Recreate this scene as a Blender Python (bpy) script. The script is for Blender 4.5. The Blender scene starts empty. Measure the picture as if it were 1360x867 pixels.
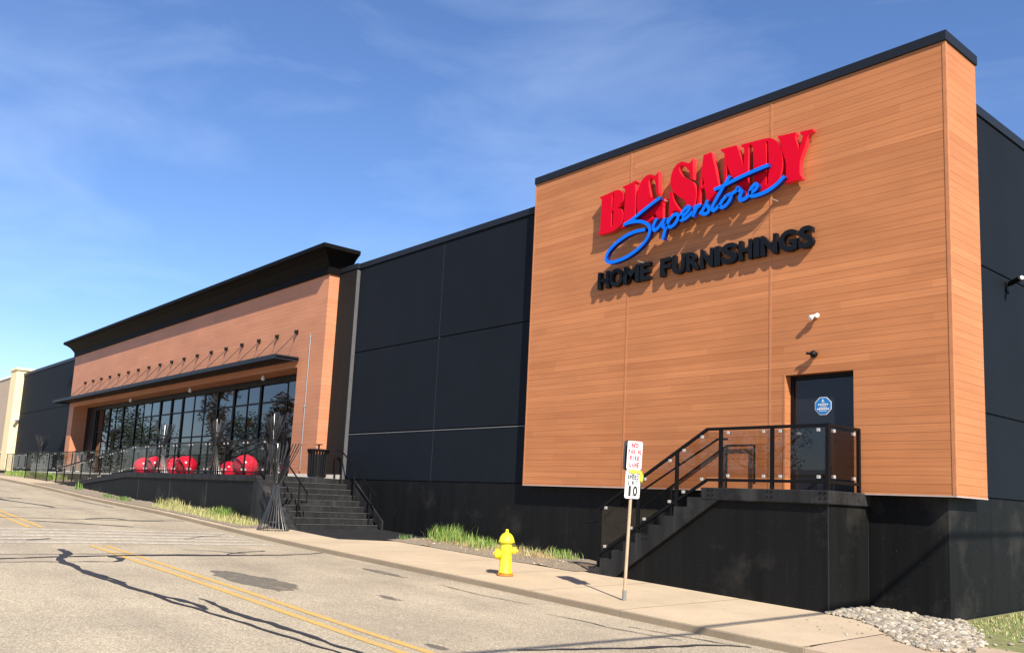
import bpy, bmesh, math, random
from mathutils import Vector, Matrix, noise
random.seed(7)
S = bpy.context.scene
C = S.collection
rad = math.radians

# ------------------------------------------------------------------ camera (photograph's own viewpoint is the origin)
CX, CY, FPX = 692.7615, 493.5325, 1169.7399
R_ = Vector((0.65833359, 0.75130188, 0.04628577))
U_ = Vector((0.07860369, -0.12977126, 0.98842343))
F_ = Vector((-0.74861094, 0.64707412, 0.14448788))
cd = bpy.data.cameras.new('camera')
cam = bpy.data.objects.new('camera', cd)
C.objects.link(cam)
cd.sensor_fit = 'HORIZONTAL'
cd.sensor_width = 36
cd.lens = 36 * FPX / 1360
cd.shift_x = (680 - CX) / 1360
cd.shift_y = (CY - 433.5) / 1360
cd.clip_start = 0.1
cd.clip_end = 3000
cam.matrix_world = Matrix(((R_.x, U_.x, -F_.x, 0), (R_.y, U_.y, -F_.y, 0), (R_.z, U_.z, -F_.z, 0), (0, 0, 0, 1)))
S.camera = cam

def onY(u, v, Y):                       # where a measured sight line meets a facade plane
    q = R_ * (u - CX) + U_ * (CY - v) + F_ * FPX
    return q * (Y / q.y)

# ------------------------------------------------------------------ materials
def newmat(name):
    m = bpy.data.materials.new(name)
    m.use_nodes = True
    nt = m.node_tree
    return m, nt, nt.nodes['Principled BSDF']

def L(nt, a, b):
    nt.links.new(a, b)

def coords(nt, scale=(1, 1, 1), kind='Object'):
    # world position: every object's pattern is laid out in metres
    g = nt.nodes.new('ShaderNodeNewGeometry')
    mp = nt.nodes.new('ShaderNodeMapping')
    mp.inputs['Scale'].default_value = scale
    L(nt, g.outputs['Position'], mp.inputs['Vector'])
    return mp.outputs['Vector']

def nz(nt, vec, scale, detail=4, rough=.6):
    n = nt.nodes.new('ShaderNodeTexNoise')
    n.inputs['Scale'].default_value = scale
    n.inputs['Detail'].default_value = detail
    n.inputs['Roughness'].default_value = rough
    if vec is not None:
        L(nt, vec, n.inputs['Vector'])
    return n.outputs['Fac']

def ramp(nt, fac, stops):
    r = nt.nodes.new('ShaderNodeValToRGB')
    e = r.color_ramp.elements
    while len(e) < len(stops):
        e.new(.5)
    for i, (p, c) in enumerate(stops):
        e[i].position = p
        e[i].color = (*c, 1) if len(c) == 3 else c
    L(nt, fac, r.inputs['Fac'])
    return r.outputs['Color']

def mixc(nt, fac, a, b, mode='MIX'):
    m = nt.nodes.new('ShaderNodeMix')
    m.data_type = 'RGBA'
    m.blend_type = mode
    for s, v in ((0, fac), (6, a), (7, b)):
        if isinstance(v, (int, float)):
            m.inputs[s].default_value = v
        elif isinstance(v, tuple):
            m.inputs[s].default_value = (*v, 1)
        else:
            L(nt, v, m.inputs[s])
    return m.outputs[2]

def bump(nt, bs, h, strength=.3, dist=.01):
    b = nt.nodes.new('ShaderNodeBump')
    b.inputs['Strength'].default_value = strength
    b.inputs['Distance'].default_value = dist
    L(nt, h, b.inputs['Height'])
    L(nt, b.outputs['Normal'], bs.inputs['Normal'])

def g3(v):
    return (v, v, v)

def plain(name, col, rough=.5, metal=0, var=.15, scale=6, bmp=0, spec=.5):
    m, nt, bs = newmat(name)
    v = coords(nt)
    f = nz(nt, v, scale, 5)
    c = ramp(nt, f, [(.25, tuple(x * (1 - var) for x in col)), (.75, tuple(min(1, x * (1 + var)) for x in col))])
    L(nt, c, bs.inputs['Base Color'])
    bs.inputs['Roughness'].default_value = rough
    bs.inputs['Metallic'].default_value = metal
    bs.inputs['Specular IOR Level'].default_value = spec
    if bmp:
        bump(nt, bs, nz(nt, v, scale * 12, 6), bmp, .01)
    return m

M = {}

def worn_early(name, col, wear):
    m, nt, bs = newmat(name)
    v = coords(nt)
    a = nz(nt, v, 16, 8, .75)
    c = mixc(nt, ramp(nt, a, [(.60, g3(0)), (.70, g3(.75))]), col, wear)
    b = nz(nt, coords(nt, (9, 9, 3)), 1, 5)
    c = mixc(nt, 1, c, ramp(nt, b, [(.3, (.82, .80, .72)), (.6, (1, 1, 1))]), 'MULTIPLY')
    L(nt, c, bs.inputs['Base Color'])
    bs.inputs['Roughness'].default_value = .5
    bump(nt, bs, nz(nt, v, 70, 4), .25, .006)
    return m

def wood(name, a, b, row, length, dark, k=1.0):
    m, nt, bs = newmat(name)
    g = nt.nodes.new('ShaderNodeNewGeometry')
    sx = nt.nodes.new('ShaderNodeSeparateXYZ')
    L(nt, g.outputs['Position'], sx.inputs[0])
    ad = nt.nodes.new('ShaderNodeMath')
    L(nt, sx.outputs['X'], ad.inputs[0])
    L(nt, sx.outputs['Y'], ad.inputs[1])
    cb = nt.nodes.new('ShaderNodeCombineXYZ')
    L(nt, ad.outputs[0], cb.inputs[0])
    L(nt, sx.outputs['Z'], cb.inputs[1])
    def mth(op, x, y=None, z=None):
        n = nt.nodes.new('ShaderNodeMath')
        n.operation = op
        for i, q in enumerate((x, y, z)):
            if q is None:
                continue
            if isinstance(q, (int, float)):
                n.inputs[i].default_value = q
            else:
                L(nt, q, n.inputs[i])
        return n.outputs[0]
    v = mth('DIVIDE', sx.outputs['Z'], row)
    idr = mth('FLOOR', v)
    fr = mth('FRACT', v)
    wn = nt.nodes.new('ShaderNodeTexWhiteNoise')
    wn.noise_dimensions = '1D'
    L(nt, idr, wn.inputs['W'])
    seg = mth('FLOOR', mth('ADD', mth('DIVIDE', ad.outputs[0], length), mth('MULTIPLY', wn.outputs['Value'], 9.0)))
    wn2 = nt.nodes.new('ShaderNodeTexWhiteNoise')
    wn2.noise_dimensions = '2D'
    cb2 = nt.nodes.new('ShaderNodeCombineXYZ')
    L(nt, idr, cb2.inputs[0])
    L(nt, seg, cb2.inputs[1])
    L(nt, cb2.outputs[0], wn2.inputs['Vector'])
    mid = tuple((p * .45 + q * .55) for p, q in zip(a, b))
    board = ramp(nt, wn2.outputs['Value'], [(0, b), (.25, mid), (.8, mid), (1, a)])
    gf = mth('LESS_THAN', fr, .055)
    # grain, stretched along the board and offset per board row
    mp = nt.nodes.new('ShaderNodeMapping')
    mp.inputs['Scale'].default_value = (.55, 34, 1)
    L(nt, cb.outputs[0], mp.inputs['Vector'])
    gr = nz(nt, mp.outputs['Vector'], 1.0, 6, .65)
    grc = ramp(nt, gr, [(.28, (.84, .80, .76)), (.5, (1, 1, 1)), (.72, (1.13, 1.12, 1.10))])
    c = mixc(nt, 1.0, board, grc, 'MULTIPLY')
    mp2 = nt.nodes.new('ShaderNodeMapping')
    mp2.inputs['Scale'].default_value = (.5, 1.1, 1)
    L(nt, cb.outputs[0], mp2.inputs['Vector'])
    big = nz(nt, mp2.outputs['Vector'], 1.0, 3)
    c = mixc(nt, 1.0, c, ramp(nt, big, [(.3, g3(.90)), (.7, g3(1.08))]), 'MULTIPLY')
    c = mixc(nt, gf, c, dark)
    L(nt, c, bs.inputs['Base Color'])
    bs.inputs['Roughness'].default_value = .55
    bs.inputs['Specular IOR Level'].default_value = .25
    bump(nt, bs, gf, -.6, .006)
    return m

M['wood'] = wood('wood_cladding', (.50, .198, .077), (.415, .155, .058), .137, 4.4, (.24, .088, .036))
M['wood_hazed'] = wood('entrance_cladding', (.49, .212, .112), (.45, .190, .098), .137, 3.6, (.33, .135, .066))  # paler than the tower wood: haze and grazing sheen put into the tone
M['woodtrim'] = plain('wood_trim', (.43, .165, .062), .6)

def blackpaint(name, lo, hi, streak, dust):
    m, nt, bs = newmat(name)
    st = nz(nt, coords(nt, (3.2, 3.2, .22)), 1.0, 6, .7)
    c1 = ramp(nt, st, [(.35, lo), (.62, hi), (.8, streak)])
    sp = nz(nt, coords(nt), .9, 5, .6)
    c2 = mixc(nt, ramp(nt, sp, [(.55, g3(0)), (.8, g3(.55))]), c1, dust)
    fine = nz(nt, coords(nt, (42, 42, 26)), 1.0, 2)
    spk = ramp(nt, fine, [(.70, g3(0)), (.74, g3(.9))])
    c2 = mixc(nt, spk, c2, dust)
    L(nt, c2, bs.inputs['Base Color'])
    bs.inputs['Roughness'].default_value = .6
    bs.inputs['Specular IOR Level'].default_value = .15
    bump(nt, bs, nz(nt, coords(nt), 22, 6), .25, .01)
    return m

M['black'] = blackpaint('black_painted_concrete', (.0042, .0046, .0047), (.0078, .0080, .0078), (.024, .023, .021), (.060, .054, .045))
M['blackstep'] = blackpaint('worn_black_steps', (.011, .011, .0115), (.025, .025, .025), (.055, .054, .052), (.10, .095, .088))

def panel(name, col):
    m, nt, bs = newmat(name)
    a = nz(nt, coords(nt), .35, 4)
    b = nz(nt, coords(nt, (2, 2, .3)), 1.0, 5)
    c = mixc(nt, .5, ramp(nt, a, [(.3, tuple(x * .8 for x in col)), (.7, tuple(x * 1.18 for x in col))]),
             ramp(nt, b, [(.3, tuple(x * .88 for x in col)), (.75, tuple(x * 1.15 for x in col))]))
    L(nt, c, bs.inputs['Base Color'])
    bs.inputs['Roughness'].default_value = .7
    bs.inputs['Specular IOR Level'].default_value = .10
    bump(nt, bs, nz(nt, coords(nt), 90, 3), .12, .004)
    return m

M['panel'] = panel('charcoal_panel', (.0082, .0108, .0150))
M['panelbrown'] = panel('dark_bronze_panel', (.016, .0145, .0135))
M['backing'] = plain('joint_shadow_gap', (.008, .008, .009), .9)
M['sealant'] = plain('grey_sealant', (.15, .155, .16), .8)
M['cap'] = plain('dark_metal_coping', (.011, .013, .018), .5, 0, .1, 6, 0, .25)
M['cornice'] = plain('cornice_paint', (.0055, .0049, .0042), .6, 0, .12, 6, 0, .05)
M['blackmetal'] = plain('black_metal', (.006, .006, .0066), .5, 0, .15, 6, 0, .18)
M['railmetal'] = plain('black_rail_paint', (.005, .005, .0054), .5, 0, .2, 6, 0, .15)
M['rodmetal'] = plain('dark_steel_rod', (.016, .016, .017), .3, 0, .2, 6, 0, .7)
M['greymetal'] = plain('galvanised_metal', (.30, .30, .29), .4, .6, .12)
M['flash'] = plain('pale_flashing', (.42, .33, .29), .5)
M['wornline'] = worn_early('worn_paint_edge', (.014, .014, .014), (.10, .095, .088))
M['grey_sunlit'] = plain('sunlit_grey_return', (.075, .075, .078), .8)  # lighter than the recess wall: sun on the return is put into the colour
M['nose'] = plain('worn_step_edge', (.055, .054, .052), .8, 0, .5, 9)
M['white'] = plain('white_plastic', (.8, .8, .79), .4, 0, .04)
M['clamp'] = plain('brushed_clamp', (.44, .43, .41), .4, .3, .08)
M['stone'] = plain('pale_stone_kerb', (.62, .57, .49), .8, 0, .1, 4)
M['red'] = plain('red_sign_face', (.60, .001, .018), .6, 0, .03, 2, 0, .1)
M['redside'] = plain('red_sign_return_lit', (.72, .02, .03), .35, 0, .04)  # lighter red than the face, sunlight on the letter sides mixed in
M['blue'] = plain('blue_sign_face', (.001, .15, .80), .55, 0, .04, 2, 0, .15)
M['blueside'] = plain('blue_sign_return', (.004, .012, .13), .5, 0, .05)
M['blackletter'] = plain('black_sign_letter', (.005, .006, .008), .5, 0, .1, 6, 0, .2)
M['ball'] = plain('red_ball_paint', (.74, .010, .045), .2, 0, .05, 3)
M['yellow'] = worn_early('hydrant_yellow', (.80, .66, .025), (.50, .30, .03))
M['rust'] = plain('rusty_flange', (.42, .17, .02), .8, 0, .35, 30, .3)
M['tape'] = plain('yellow_tape', (.75, .72, .05), .5)
M['wood_post'] = plain('weathered_post', (.45, .33, .21), .75, .2, .15, 14, .1)
M['signwhite'] = plain('sign_white', (.62, .62, .61), .5, 0, .03)
M['signred'] = plain('sign_red_print', (.50, .012, .03), .6)
M['signblack'] = plain('sign_black_print', (.015, .015, .015), .5)
M['signback'] = plain('sign_back', (.06, .06, .065), .5, .4)
M['stick_blue'] = plain('sticker_blue', (.012, .16, .42), .4, 0, .05)
M['doorpaint'] = plain('black_door', (.012, .014, .018), .3, 0, .15, 3)
M['cream'] = plain('cream_stucco', (.75, .62, .36), .8, 0, .05, 1)
M['beige'] = plain('beige_stucco', (.40, .31, .23), .85, 0, .07, 1)
M['beigestone'] = plain('stone_veneer', (.26, .20, .16), .9, 0, .3, 5)
M['roof'] = plain('roof_membrane', (.25, .25, .25), .9)
M['bark'] = plain('bark', (.09, .065, .045), .9, 0, .3, 12, .5)

def glass(name, tint, ior=1.45, rough=.01):
    m, nt, bs = newmat(name)
    nt.nodes.remove(bs)
    o = nt.nodes['Material Output']
    tr = nt.nodes.new('ShaderNodeBsdfTransparent')
    tr.inputs['Color'].default_value = (*tint, 1)
    gl = nt.nodes.new('ShaderNodeBsdfGlossy')
    gl.inputs['Roughness'].default_value = rough
    lw = nt.nodes.new('ShaderNodeLayerWeight')
    lw.inputs['Blend'].default_value = .5
    pw = nt.nodes.new('ShaderNodeMath')
    pw.operation = 'POWER'
    L(nt, lw.outputs['Facing'], pw.inputs[0])
    pw.inputs[1].default_value = 4.5
    fr = nt.nodes.new('ShaderNodeMath')
    fr.operation = 'MULTIPLY_ADD'
    L(nt, pw.outputs[0], fr.inputs[0])
    fr.inputs[1].default_value = .30
    fr.inputs[2].default_value = ior
    mx = nt.nodes.new('ShaderNodeMixShader')
    L(nt, fr.outputs[0], mx.inputs[0])
    L(nt, tr.outputs[0], mx.inputs[1])
    L(nt, gl.outputs[0], mx.inputs[2])
    L(nt, mx.outputs[0], o.inputs['Surface'])
    return m

M['railglass'] = glass('bronze_rail_glass', (.80, .76, .72), .04)
M['railglass2'] = glass('grey_rail_glass', (.74, .73, .72), .012)

def windowglass():
    m, nt, bs = newmat('window_glass')
    bs.inputs['Base Color'].default_value = (.006, .007, .009, 1)
    bs.inputs['Roughness'].default_value = .015
    bs.inputs['Specular IOR Level'].default_value = .75
    bump(nt, bs, nz(nt, coords(nt), .7, 2), .03, .02)
    return m

M['window'] = windowglass()

def asphalt():
    m, nt, bs = newmat('aged_asphalt')
    v = coords(nt)
    ag = nz(nt, v, 46, 3, .8)
    base = ramp(nt, ag, [(.37, (.175, .140, .096)), (.5, (.375, .312, .222)), (.62, (.61, .525, .39))])
    ag3 = nz(nt, v, 27, 2, .75)
    base = mixc(nt, 1, base, ramp(nt, ag3, [(.36, (.74, .73, .72)), (.5, (1.02, 1.01, 1)), (.64, (1.24, 1.22, 1.18))]), 'MULTIPLY')
    ag2 = nz(nt, v, 150, 2, .8)
    base = mixc(nt, .35, base, ramp(nt, ag2, [(.35, (.17, .143, .106)), (.5, (.325, .276, .203)), (.66, (.51, .44, .335))]))
    big = nz(nt, coords(nt, (.14, .8, 1)), 1.0, 5, .6)
    c = mixc(nt, 1, base, ramp(nt, big, [(.3, (.83, .82, .82)), (.6, (1.05, 1.045, 1.03))]), 'MULTIPLY')
    med = nz(nt, v, .55, 6, .65)
    c = mixc(nt, 1, c, ramp(nt, med, [(.33, (.84, .84, .85)), (.6, (1.04, 1.04, 1.03))]), 'MULTIPLY')
    L(nt, c, bs.inputs['Base Color'])
    bs.inputs['Roughness'].default_value = .9
    bs.inputs['Specular IOR Level'].default_value = .25
    bump(nt, bs, ag, .55, .008)
    return m

M['asphalt'] = asphalt()

def concrete(name, col, k=1):
    m, nt, bs = newmat(name)
    v = coords(nt)
    f = nz(nt, v, 40, 5, .7)
    c = ramp(nt, f, [(.3, tuple(x * .86 for x in col)), (.7, tuple(x * 1.1 for x in col))])
    b = nz(nt, coords(nt), .8, 6, .65)
    c = mixc(nt, 1, c, ramp(nt, b, [(.3, (.86, .85, .84)), (.62, (1.05, 1.05, 1.04))]), 'MULTIPLY')
    sp = nz(nt, v, 3.3, 6, .8)
    c = mixc(nt, ramp(nt, sp, [(.66, g3(0)), (.78, g3(.35))]), c, tuple(x * .5 for x in col))
    L(nt, c, bs.inputs['Base Color'])
    bs.inputs['Roughness'].default_value = .85
    bs.inputs['Specular IOR Level'].default_value = .25
    bump(nt, bs, f, .3, .006)
    return m

M['walk'] = concrete('sidewalk_concrete', (.475, .375, .255))
M['walk2'] = concrete('driveway_concrete', (.43, .33, .23))
M['kerb'] = concrete('shaded_kerb_concrete', (.27, .212, .145))  # darker than the walk: shade of the grazing-lit face put into the colour
M['apron'] = blackpaint('black_coated_apron', (.018, .018, .019), (.026, .026, .027), (.035, .035, .035), (.05, .048, .046))
M['terrace'] = concrete('terrace_concrete', (.10, .092, .085))

def worn(name, col, under, amt=.5):
    m, nt, bs = newmat(name)
    v = coords(nt)
    w = nz(nt, v, 9, 8, .8)
    c = mixc(nt, ramp(nt, w, [(amt - .06, g3(0)), (amt + .12, g3(1))]), col, under)
    a = nz(nt, v, 60, 3, .8)
    c = mixc(nt, 1, c, ramp(nt, a, [(.3, g3(.82)), (.7, g3(1.12))]), 'MULTIPLY')
    L(nt, c, bs.inputs['Base Color'])
    bs.inputs['Roughness'].default_value = .8
    bump(nt, bs, a, .4, .006)
    return m

M['yline'] = worn('worn_yellow_paint', (.60, .35, .065), (.36, .285, .175), .51)
M['wline'] = worn('worn_white_paint', (.68, .63, .55), (.36, .305, .225), .45)
M['tar'] = worn('tar_sealant', (.022, .021, .026), (.10, .09, .085), .62)
M['tarfaint'] = worn('thin_old_sealant', (.09, .08, .075), (.24, .215, .18), .55)
def stainmat(name, col):
    m, nt, bs = newmat(name)
    v = coords(nt)
    a = nz(nt, v, 46, 3, .8)
    c = ramp(nt, a, [(.34, tuple(x * .6 for x in col)), (.5, col), (.66, tuple(x * 1.6 for x in col))])
    L(nt, c, bs.inputs['Base Color'])
    bs.inputs['Roughness'].default_value = .8
    cov = ramp(nt, nz(nt, v, 5, 8, .75), [(.34, g3(.15)), (.56, g3(.9))])
    L(nt, cov, bs.inputs['Alpha'])
    bump(nt, bs, a, .55, .008)
    return m
M['stain'] = stainmat('oil_stain', (.15, .128, .098))
M['stain_'] = worn('oil_stain_old', (.13, .108, .082), (.20, .168, .126), .50)
M['stainfaint'] = worn('faint_stain', (.215, .192, .162), (.28, .25, .212), .5)

def soil():
    m, nt, bs = newmat('mulch_soil')
    v = coords(nt)
    f = nz(nt, v, 26, 7, .8)
    c = ramp(nt, f, [(.3, (.09, .068, .048)), (.47, (.20, .155, .108)), (.6, (.34, .275, .195)), (.75, (.50, .43, .33))])
    L(nt, c, bs.inputs['Base Color'])
    bs.inputs['Roughness'].default_value = .95
    bump(nt, bs, f, .9, .03)
    return m

M['soil'] = soil()
M['groundmat'] = plain('far_ground', (.20, .19, .13), .95, 0, .3, .2)
M['lawn'] = plain('lawn_soil', (.17, .17, .06), .95, 0, .3, 5, .5)

def leafy(name, cols, rough=.6, trans=.25):
    m, nt, bs = newmat(name)
    oi = nt.nodes.new('ShaderNodeNewGeometry')
    f = oi.outputs['Random Per Island']
    c = ramp(nt, f, [(i / max(1, len(cols) - 1), x) for i, x in enumerate(cols)])
    L(nt, c, bs.inputs['Base Color'])
    bs.inputs['Roughness'].default_value = rough
    return m

M['grass'] = leafy('green_blades', [(.07, .17, .022), (.14, .25, .035), (.24, .33, .07), (.36, .36, .12)])
M['drygrass'] = leafy('dry_blades', [(.18, .24, .055), (.30, .31, .095), (.42, .37, .16), (.50, .41, .21)])
M['straw'] = leafy('straw_blades', [(.34, .25, .10), (.46, .36, .17), (.40, .22, .08)])
M['weed'] = leafy('weed_leaves', [(.07, .14, .025), (.14, .21, .05)])
M['pebble'] = leafy('pale_pebbles', [(.13, .108, .08), (.27, .225, .16), (.38, .33, .25), (.19, .16, .125), (.31, .245, .165), (.45, .41, .33), (.23, .205, .17)], .88)
M['leafgreen'] = leafy('dark_leaves', [(.025, .045, .012), (.05, .08, .02), (.08, .11, .03)])
M['leaforange'] = leafy('autumn_leaves', [(.10, .05, .012), (.17, .07, .014), (.09, .08, .02), (.22, .10, .02)])

# ------------------------------------------------------------------ mesh helper
class MB:
    def __init__(s):
        s.v = []
        s.f = []
    def add(s, vs, fs):
        n = len(s.v)
        s.v += [tuple(v) for v in vs]
        s.f += [tuple(i + n for i in f) for f in fs]
        return s
    def box(s, x0, x1, y0, y1, z0, z1):
        return s.add([(x0, y0, z0), (x1, y0, z0), (x1, y1, z0), (x0, y1, z0), (x0, y0, z1), (x1, y0, z1), (x1, y1, z1), (x0, y1, z1)],
                     [(0, 3, 2, 1), (4, 5, 6, 7), (0, 1, 5, 4), (1, 2, 6, 5), (2, 3, 7, 6), (3, 0, 4, 7)])
    def bar(s, p, q, w, h):             # rectangular bar: w across (horizontal), h in the remaining direction
        p, q = Vector(p), Vector(q)
        d = (q - p).normalized()
        a = d.cross(Vector((0, 0, 1)))
        if a.length < 1e-4:
            a = Vector((1, 0, 0))
        a.normalize()
        b = a.cross(d).normalized()
        c = [(-1, -1), (1, -1), (1, 1), (-1, 1)]
        vs = [p + a * (i * w / 2) + b * (j * h / 2) for i, j in c] + [q + a * (i * w / 2) + b * (j * h / 2) for i, j in c]
        return s.add(vs, [(0, 3, 2, 1), (4, 5, 6, 7), (0, 1, 5, 4), (1, 2, 6, 5), (2, 3, 7, 6), (3, 0, 4, 7)])
    def tube(s, pts, r, n=8, closed=False):
        pts = [Vector(p) for p in pts]
        rr = r if isinstance(r, (list, tuple)) else [r] * len(pts)
        rings = []
        up = None
        for i, p in enumerate(pts):
            if closed:
                d = pts[(i + 1) % len(pts)] - pts[i - 1]
            else:
                d = pts[min(i + 1, len(pts) - 1)] - pts[max(i - 1, 0)]
            d.normalize()
            if up is None:
                up = Vector((0, 0, 1)) if abs(d.z) < .9 else Vector((1, 0, 0))
            a = d.cross(up).normalized()
            b = a.cross(d).normalized()
            up = b
            rings.append([p + (a * math.cos(t) + b * math.sin(t)) * rr[i] for t in [2 * math.pi * k / n for k in range(n)]])
        vs = [v for r_ in rings for v in r_]
        fs = []
        m = len(pts)
        for i in range(m if closed else m - 1):
            j = (i + 1) % m
            for k in range(n):
                l = (k + 1) % n
                fs.append((i * n + k, i * n + l, j * n + l, j * n + k))
        if not closed:
            fs.append(tuple(reversed(range(n))))
            fs.append(tuple((m - 1) * n + k for k in range(n)))
        return s.add(vs, fs)
    def lathe(s, prof, n=24, at=(0, 0, 0), axis=None):
        ax = Vector(axis).normalized() if axis else Vector((0, 0, 1))
        a = ax.orthogonal().normalized()
        b = ax.cross(a).normalized()
        at = Vector(at)
        vs = []
        for r, z in prof:
            for k in range(n):
                t = 2 * math.pi * k / n
                vs.append(at + ax * z + (a * math.cos(t) + b * math.sin(t)) * r)
        fs = []
        for i in range(len(prof) - 1):
            for k in range(n):
                l = (k + 1) % n
                fs.append((i * n + k, i * n + l, (i + 1) * n + l, (i + 1) * n + k))
        fs.append(tuple(reversed(range(n))))
        fs.append(tuple((len(prof) - 1) * n + k for k in range(n)))
        return s.add(vs, fs)
    def prism(s, poly, y0, y1, holes=()):   # polygon in X,Z extruded along Y (front y0)
        from mathutils.geometry import tessellate_polygon
        loops = [poly] + list(holes)
        flat = [p for l in loops for p in l]
        tris = tessellate_polygon([[Vector((x, z, 0)) for x, z in l] for l in loops])
        n = len(flat)
        vs = [(x, y0, z) for x, z in flat] + [(x, y1, z) for x, z in flat]
        fs = [tuple(t) for t in tris] + [tuple(i + n for i in reversed(t)) for t in tris]
        o = 0
        for l in loops:
            m = len(l)
            for i in range(m):
                j = (i + 1) % m
                fs.append((o + i, o + j, o + j + n, o + i + n))
            o += m
        return s.add(vs, fs)
    def build(s, name, mat, parent=None, loc=None, smooth=False, bevel=0):
        if parent is not None:
            r = parent
            while r.parent:
                r = r.parent
            o0 = Vector(r['base'])
        else:
            o0 = Vector(loc or (0, 0, 0))
        me = bpy.data.meshes.new(name)
        me.from_pydata([tuple(Vector(v) - o0) for v in s.v], [], s.f)
        bm = bmesh.new()
        bm.from_mesh(me)
        bmesh.ops.recalc_face_normals(bm, faces=bm.faces)
        bm.to_mesh(me)
        bm.free()
        me.materials.append(M[mat] if isinstance(mat, str) else mat)
        if smooth:
            me.polygons.foreach_set('use_smooth', [True] * len(me.polygons))
            if hasattr(me, 'set_sharp_from_angle'):
                me.set_sharp_from_angle(angle=rad(38))
        ob = bpy.data.objects.new(name, me)
        C.objects.link(ob)
        if parent is not None:
            ob.parent = parent
        else:
            ob.location = o0
            ob['base'] = tuple(o0)
        if bevel:
            b = ob.modifiers.new('edge', 'BEVEL')
            b.width = bevel
            b.segments = 2
            b.limit_method = 'ANGLE'
            b.angle_limit = rad(40)
        return ob

def tag(o, label, cat, group=None):
    o['label'] = label
    o['category'] = cat
    if group:
        o['group'] = group
    return o

def thing(name, label, cat, loc=(0, 0, 0), group=None):
    o = bpy.data.objects.new(name, None)
    C.objects.link(o)
    o.location = loc
    o['base'] = tuple(loc)
    o.empty_display_size = .3
    return tag(o, label, cat, group)

def struct(o, kind='structure'):
    o['kind'] = kind
    return o

def copy_tree(o, parent=None):
    c = o.copy()
    C.objects.link(c)
    c.parent = parent
    for ch in list(o.children):
        copy_tree(ch, c)
    return c

def rename_sub(ob):
    pass

# ------------------------------------------------------------------ terrain heights (the street climbs to the left)
XS = [-400, -120, -75, -52, -42.4, -36.5, -33.2, -28, -23.3, -20.6, -18, -15.4, -13, -10, -8, -6, 0, 30, 300]
ZS = [2.5, .8, .25, -.08, -.38, -.62, -.72, -.86, -1.06, -1.17, -1.245, -1.32, -1.38, -1.48, -1.55, -1.59, -1.72, -2.3, -6]

def zlin(x):
    if x <= XS[0]:
        return ZS[0]
    for i in range(len(XS) - 1):
        if x <= XS[i + 1]:
            t = (x - XS[i]) / (XS[i + 1] - XS[i])
            return ZS[i] + t * (ZS[i + 1] - ZS[i])
    return ZS[-1]

def zc(x):
    return sum(zlin(x + k) for k in (-1.5, -.75, 0, .75, 1.5)) / 5

def sw(x, y):
    return zc(x) + .015 * (y - 9.9)

def zr(x, y):
    return zc(x) - .105 + .05 * min(1, max(0, (9.9 - y) / 4.4))

def frange(a, b, st):
    n = max(1, int(round((b - a) / st)))
    return [a + (b - a) * i / n for i in range(n + 1)]

def sheet(xs, lo, hi, zf, ny=1, skirt=0):
    m = MB()
    vs = []
    for x in xs:
        a = lo(x) if callable(lo) else lo
        b = hi(x) if callable(hi) else hi
        for j in range(ny + 1):
            y = a + (b - a) * j / ny
            vs.append((x, y, zf(x, y)))
    n = ny + 1
    fs = [(i * n + j, (i + 1) * n + j, (i + 1) * n + j + 1, i * n + j + 1) for i in range(len(xs) - 1) for j in range(ny)]
    m.add(vs, fs)
    if skirt:
        k = len(vs)
        for j in (0, ny):
            top = [i * n + j for i in range(len(xs))]
            base = len(m.v)
            m.v += [(m.v[t][0], m.v[t][1], m.v[t][2] - skirt) for t in top]
            for i in range(len(xs) - 1):
                m.f.append((top[i], top[i + 1], base + i + 1, base + i))
    return m

xs_far = [-900, -600, -400, -250, -160, -120, -95] + frange(-80, 20, 2.0) + [40, 70, 120, 200, 300, 600]
struct(sheet(xs_far, -900, 900, lambda x, y: zc(x) - .20, 6).build('ground', 'groundmat'))
xs_road = [-390, -250, -160, -120] + frange(-95, 24, 1.0)
rd = MB()
ys = [-30, -12, -4, 0, 3, 5.5, 7, 8.5, 9.2, 9.93]
vs = [(x, y, zr(x, y)) for x in xs_road for y in ys]
n = len(ys)
rd.add(vs, [(i * n + j, (i + 1) * n + j, (i + 1) * n + j + 1, i * n + j + 1) for i in range(len(xs_road) - 1) for j in range(n - 1)])
struct(rd.build('road', 'asphalt', smooth=True))
# kerb: bevelled top edge, joints cut every few metres
kb = MB()
jn = frange(-90, -6.0, 3.0)
for a, b in zip(jn[:-1], jn[1:]):
    xs = frange(a + .006, b - .006, 1.0)
    prof = [(9.90, -.22), (9.905, -.018), (9.918, -.004), (10.06, -.005), (10.06, -.22)]
    vs = [(x, y + .008 * noise.noise(Vector((x * 1.1, y, 0))), zc(x) + dz) for x in xs for y, dz in prof]
    k = len(prof)
    fs = [(i * k + j, (i + 1) * k + j, (i + 1) * k + j + 1, i * k + j + 1) for i in range(len(xs) - 1) for j in range(k - 1)]
    fs += [tuple(range(k)), tuple((len(xs) - 1) * k + j for j in range(k))]
    kb.add(vs, fs)
struct(kb.build('kerb', 'kerb'))

def rear(x):
    if x < -23.3:
        return 10.10
    if x < -22.6:
        return 10.10 + (x + 23.3) / .7 * 1.2
    if x < -19.9:
        return 11.40
    if x < -19.2:
        return 11.40 + (x + 19.9) / .7 * 1.26
    if x < -12.7:
        return 12.66
    return 12.95
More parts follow.
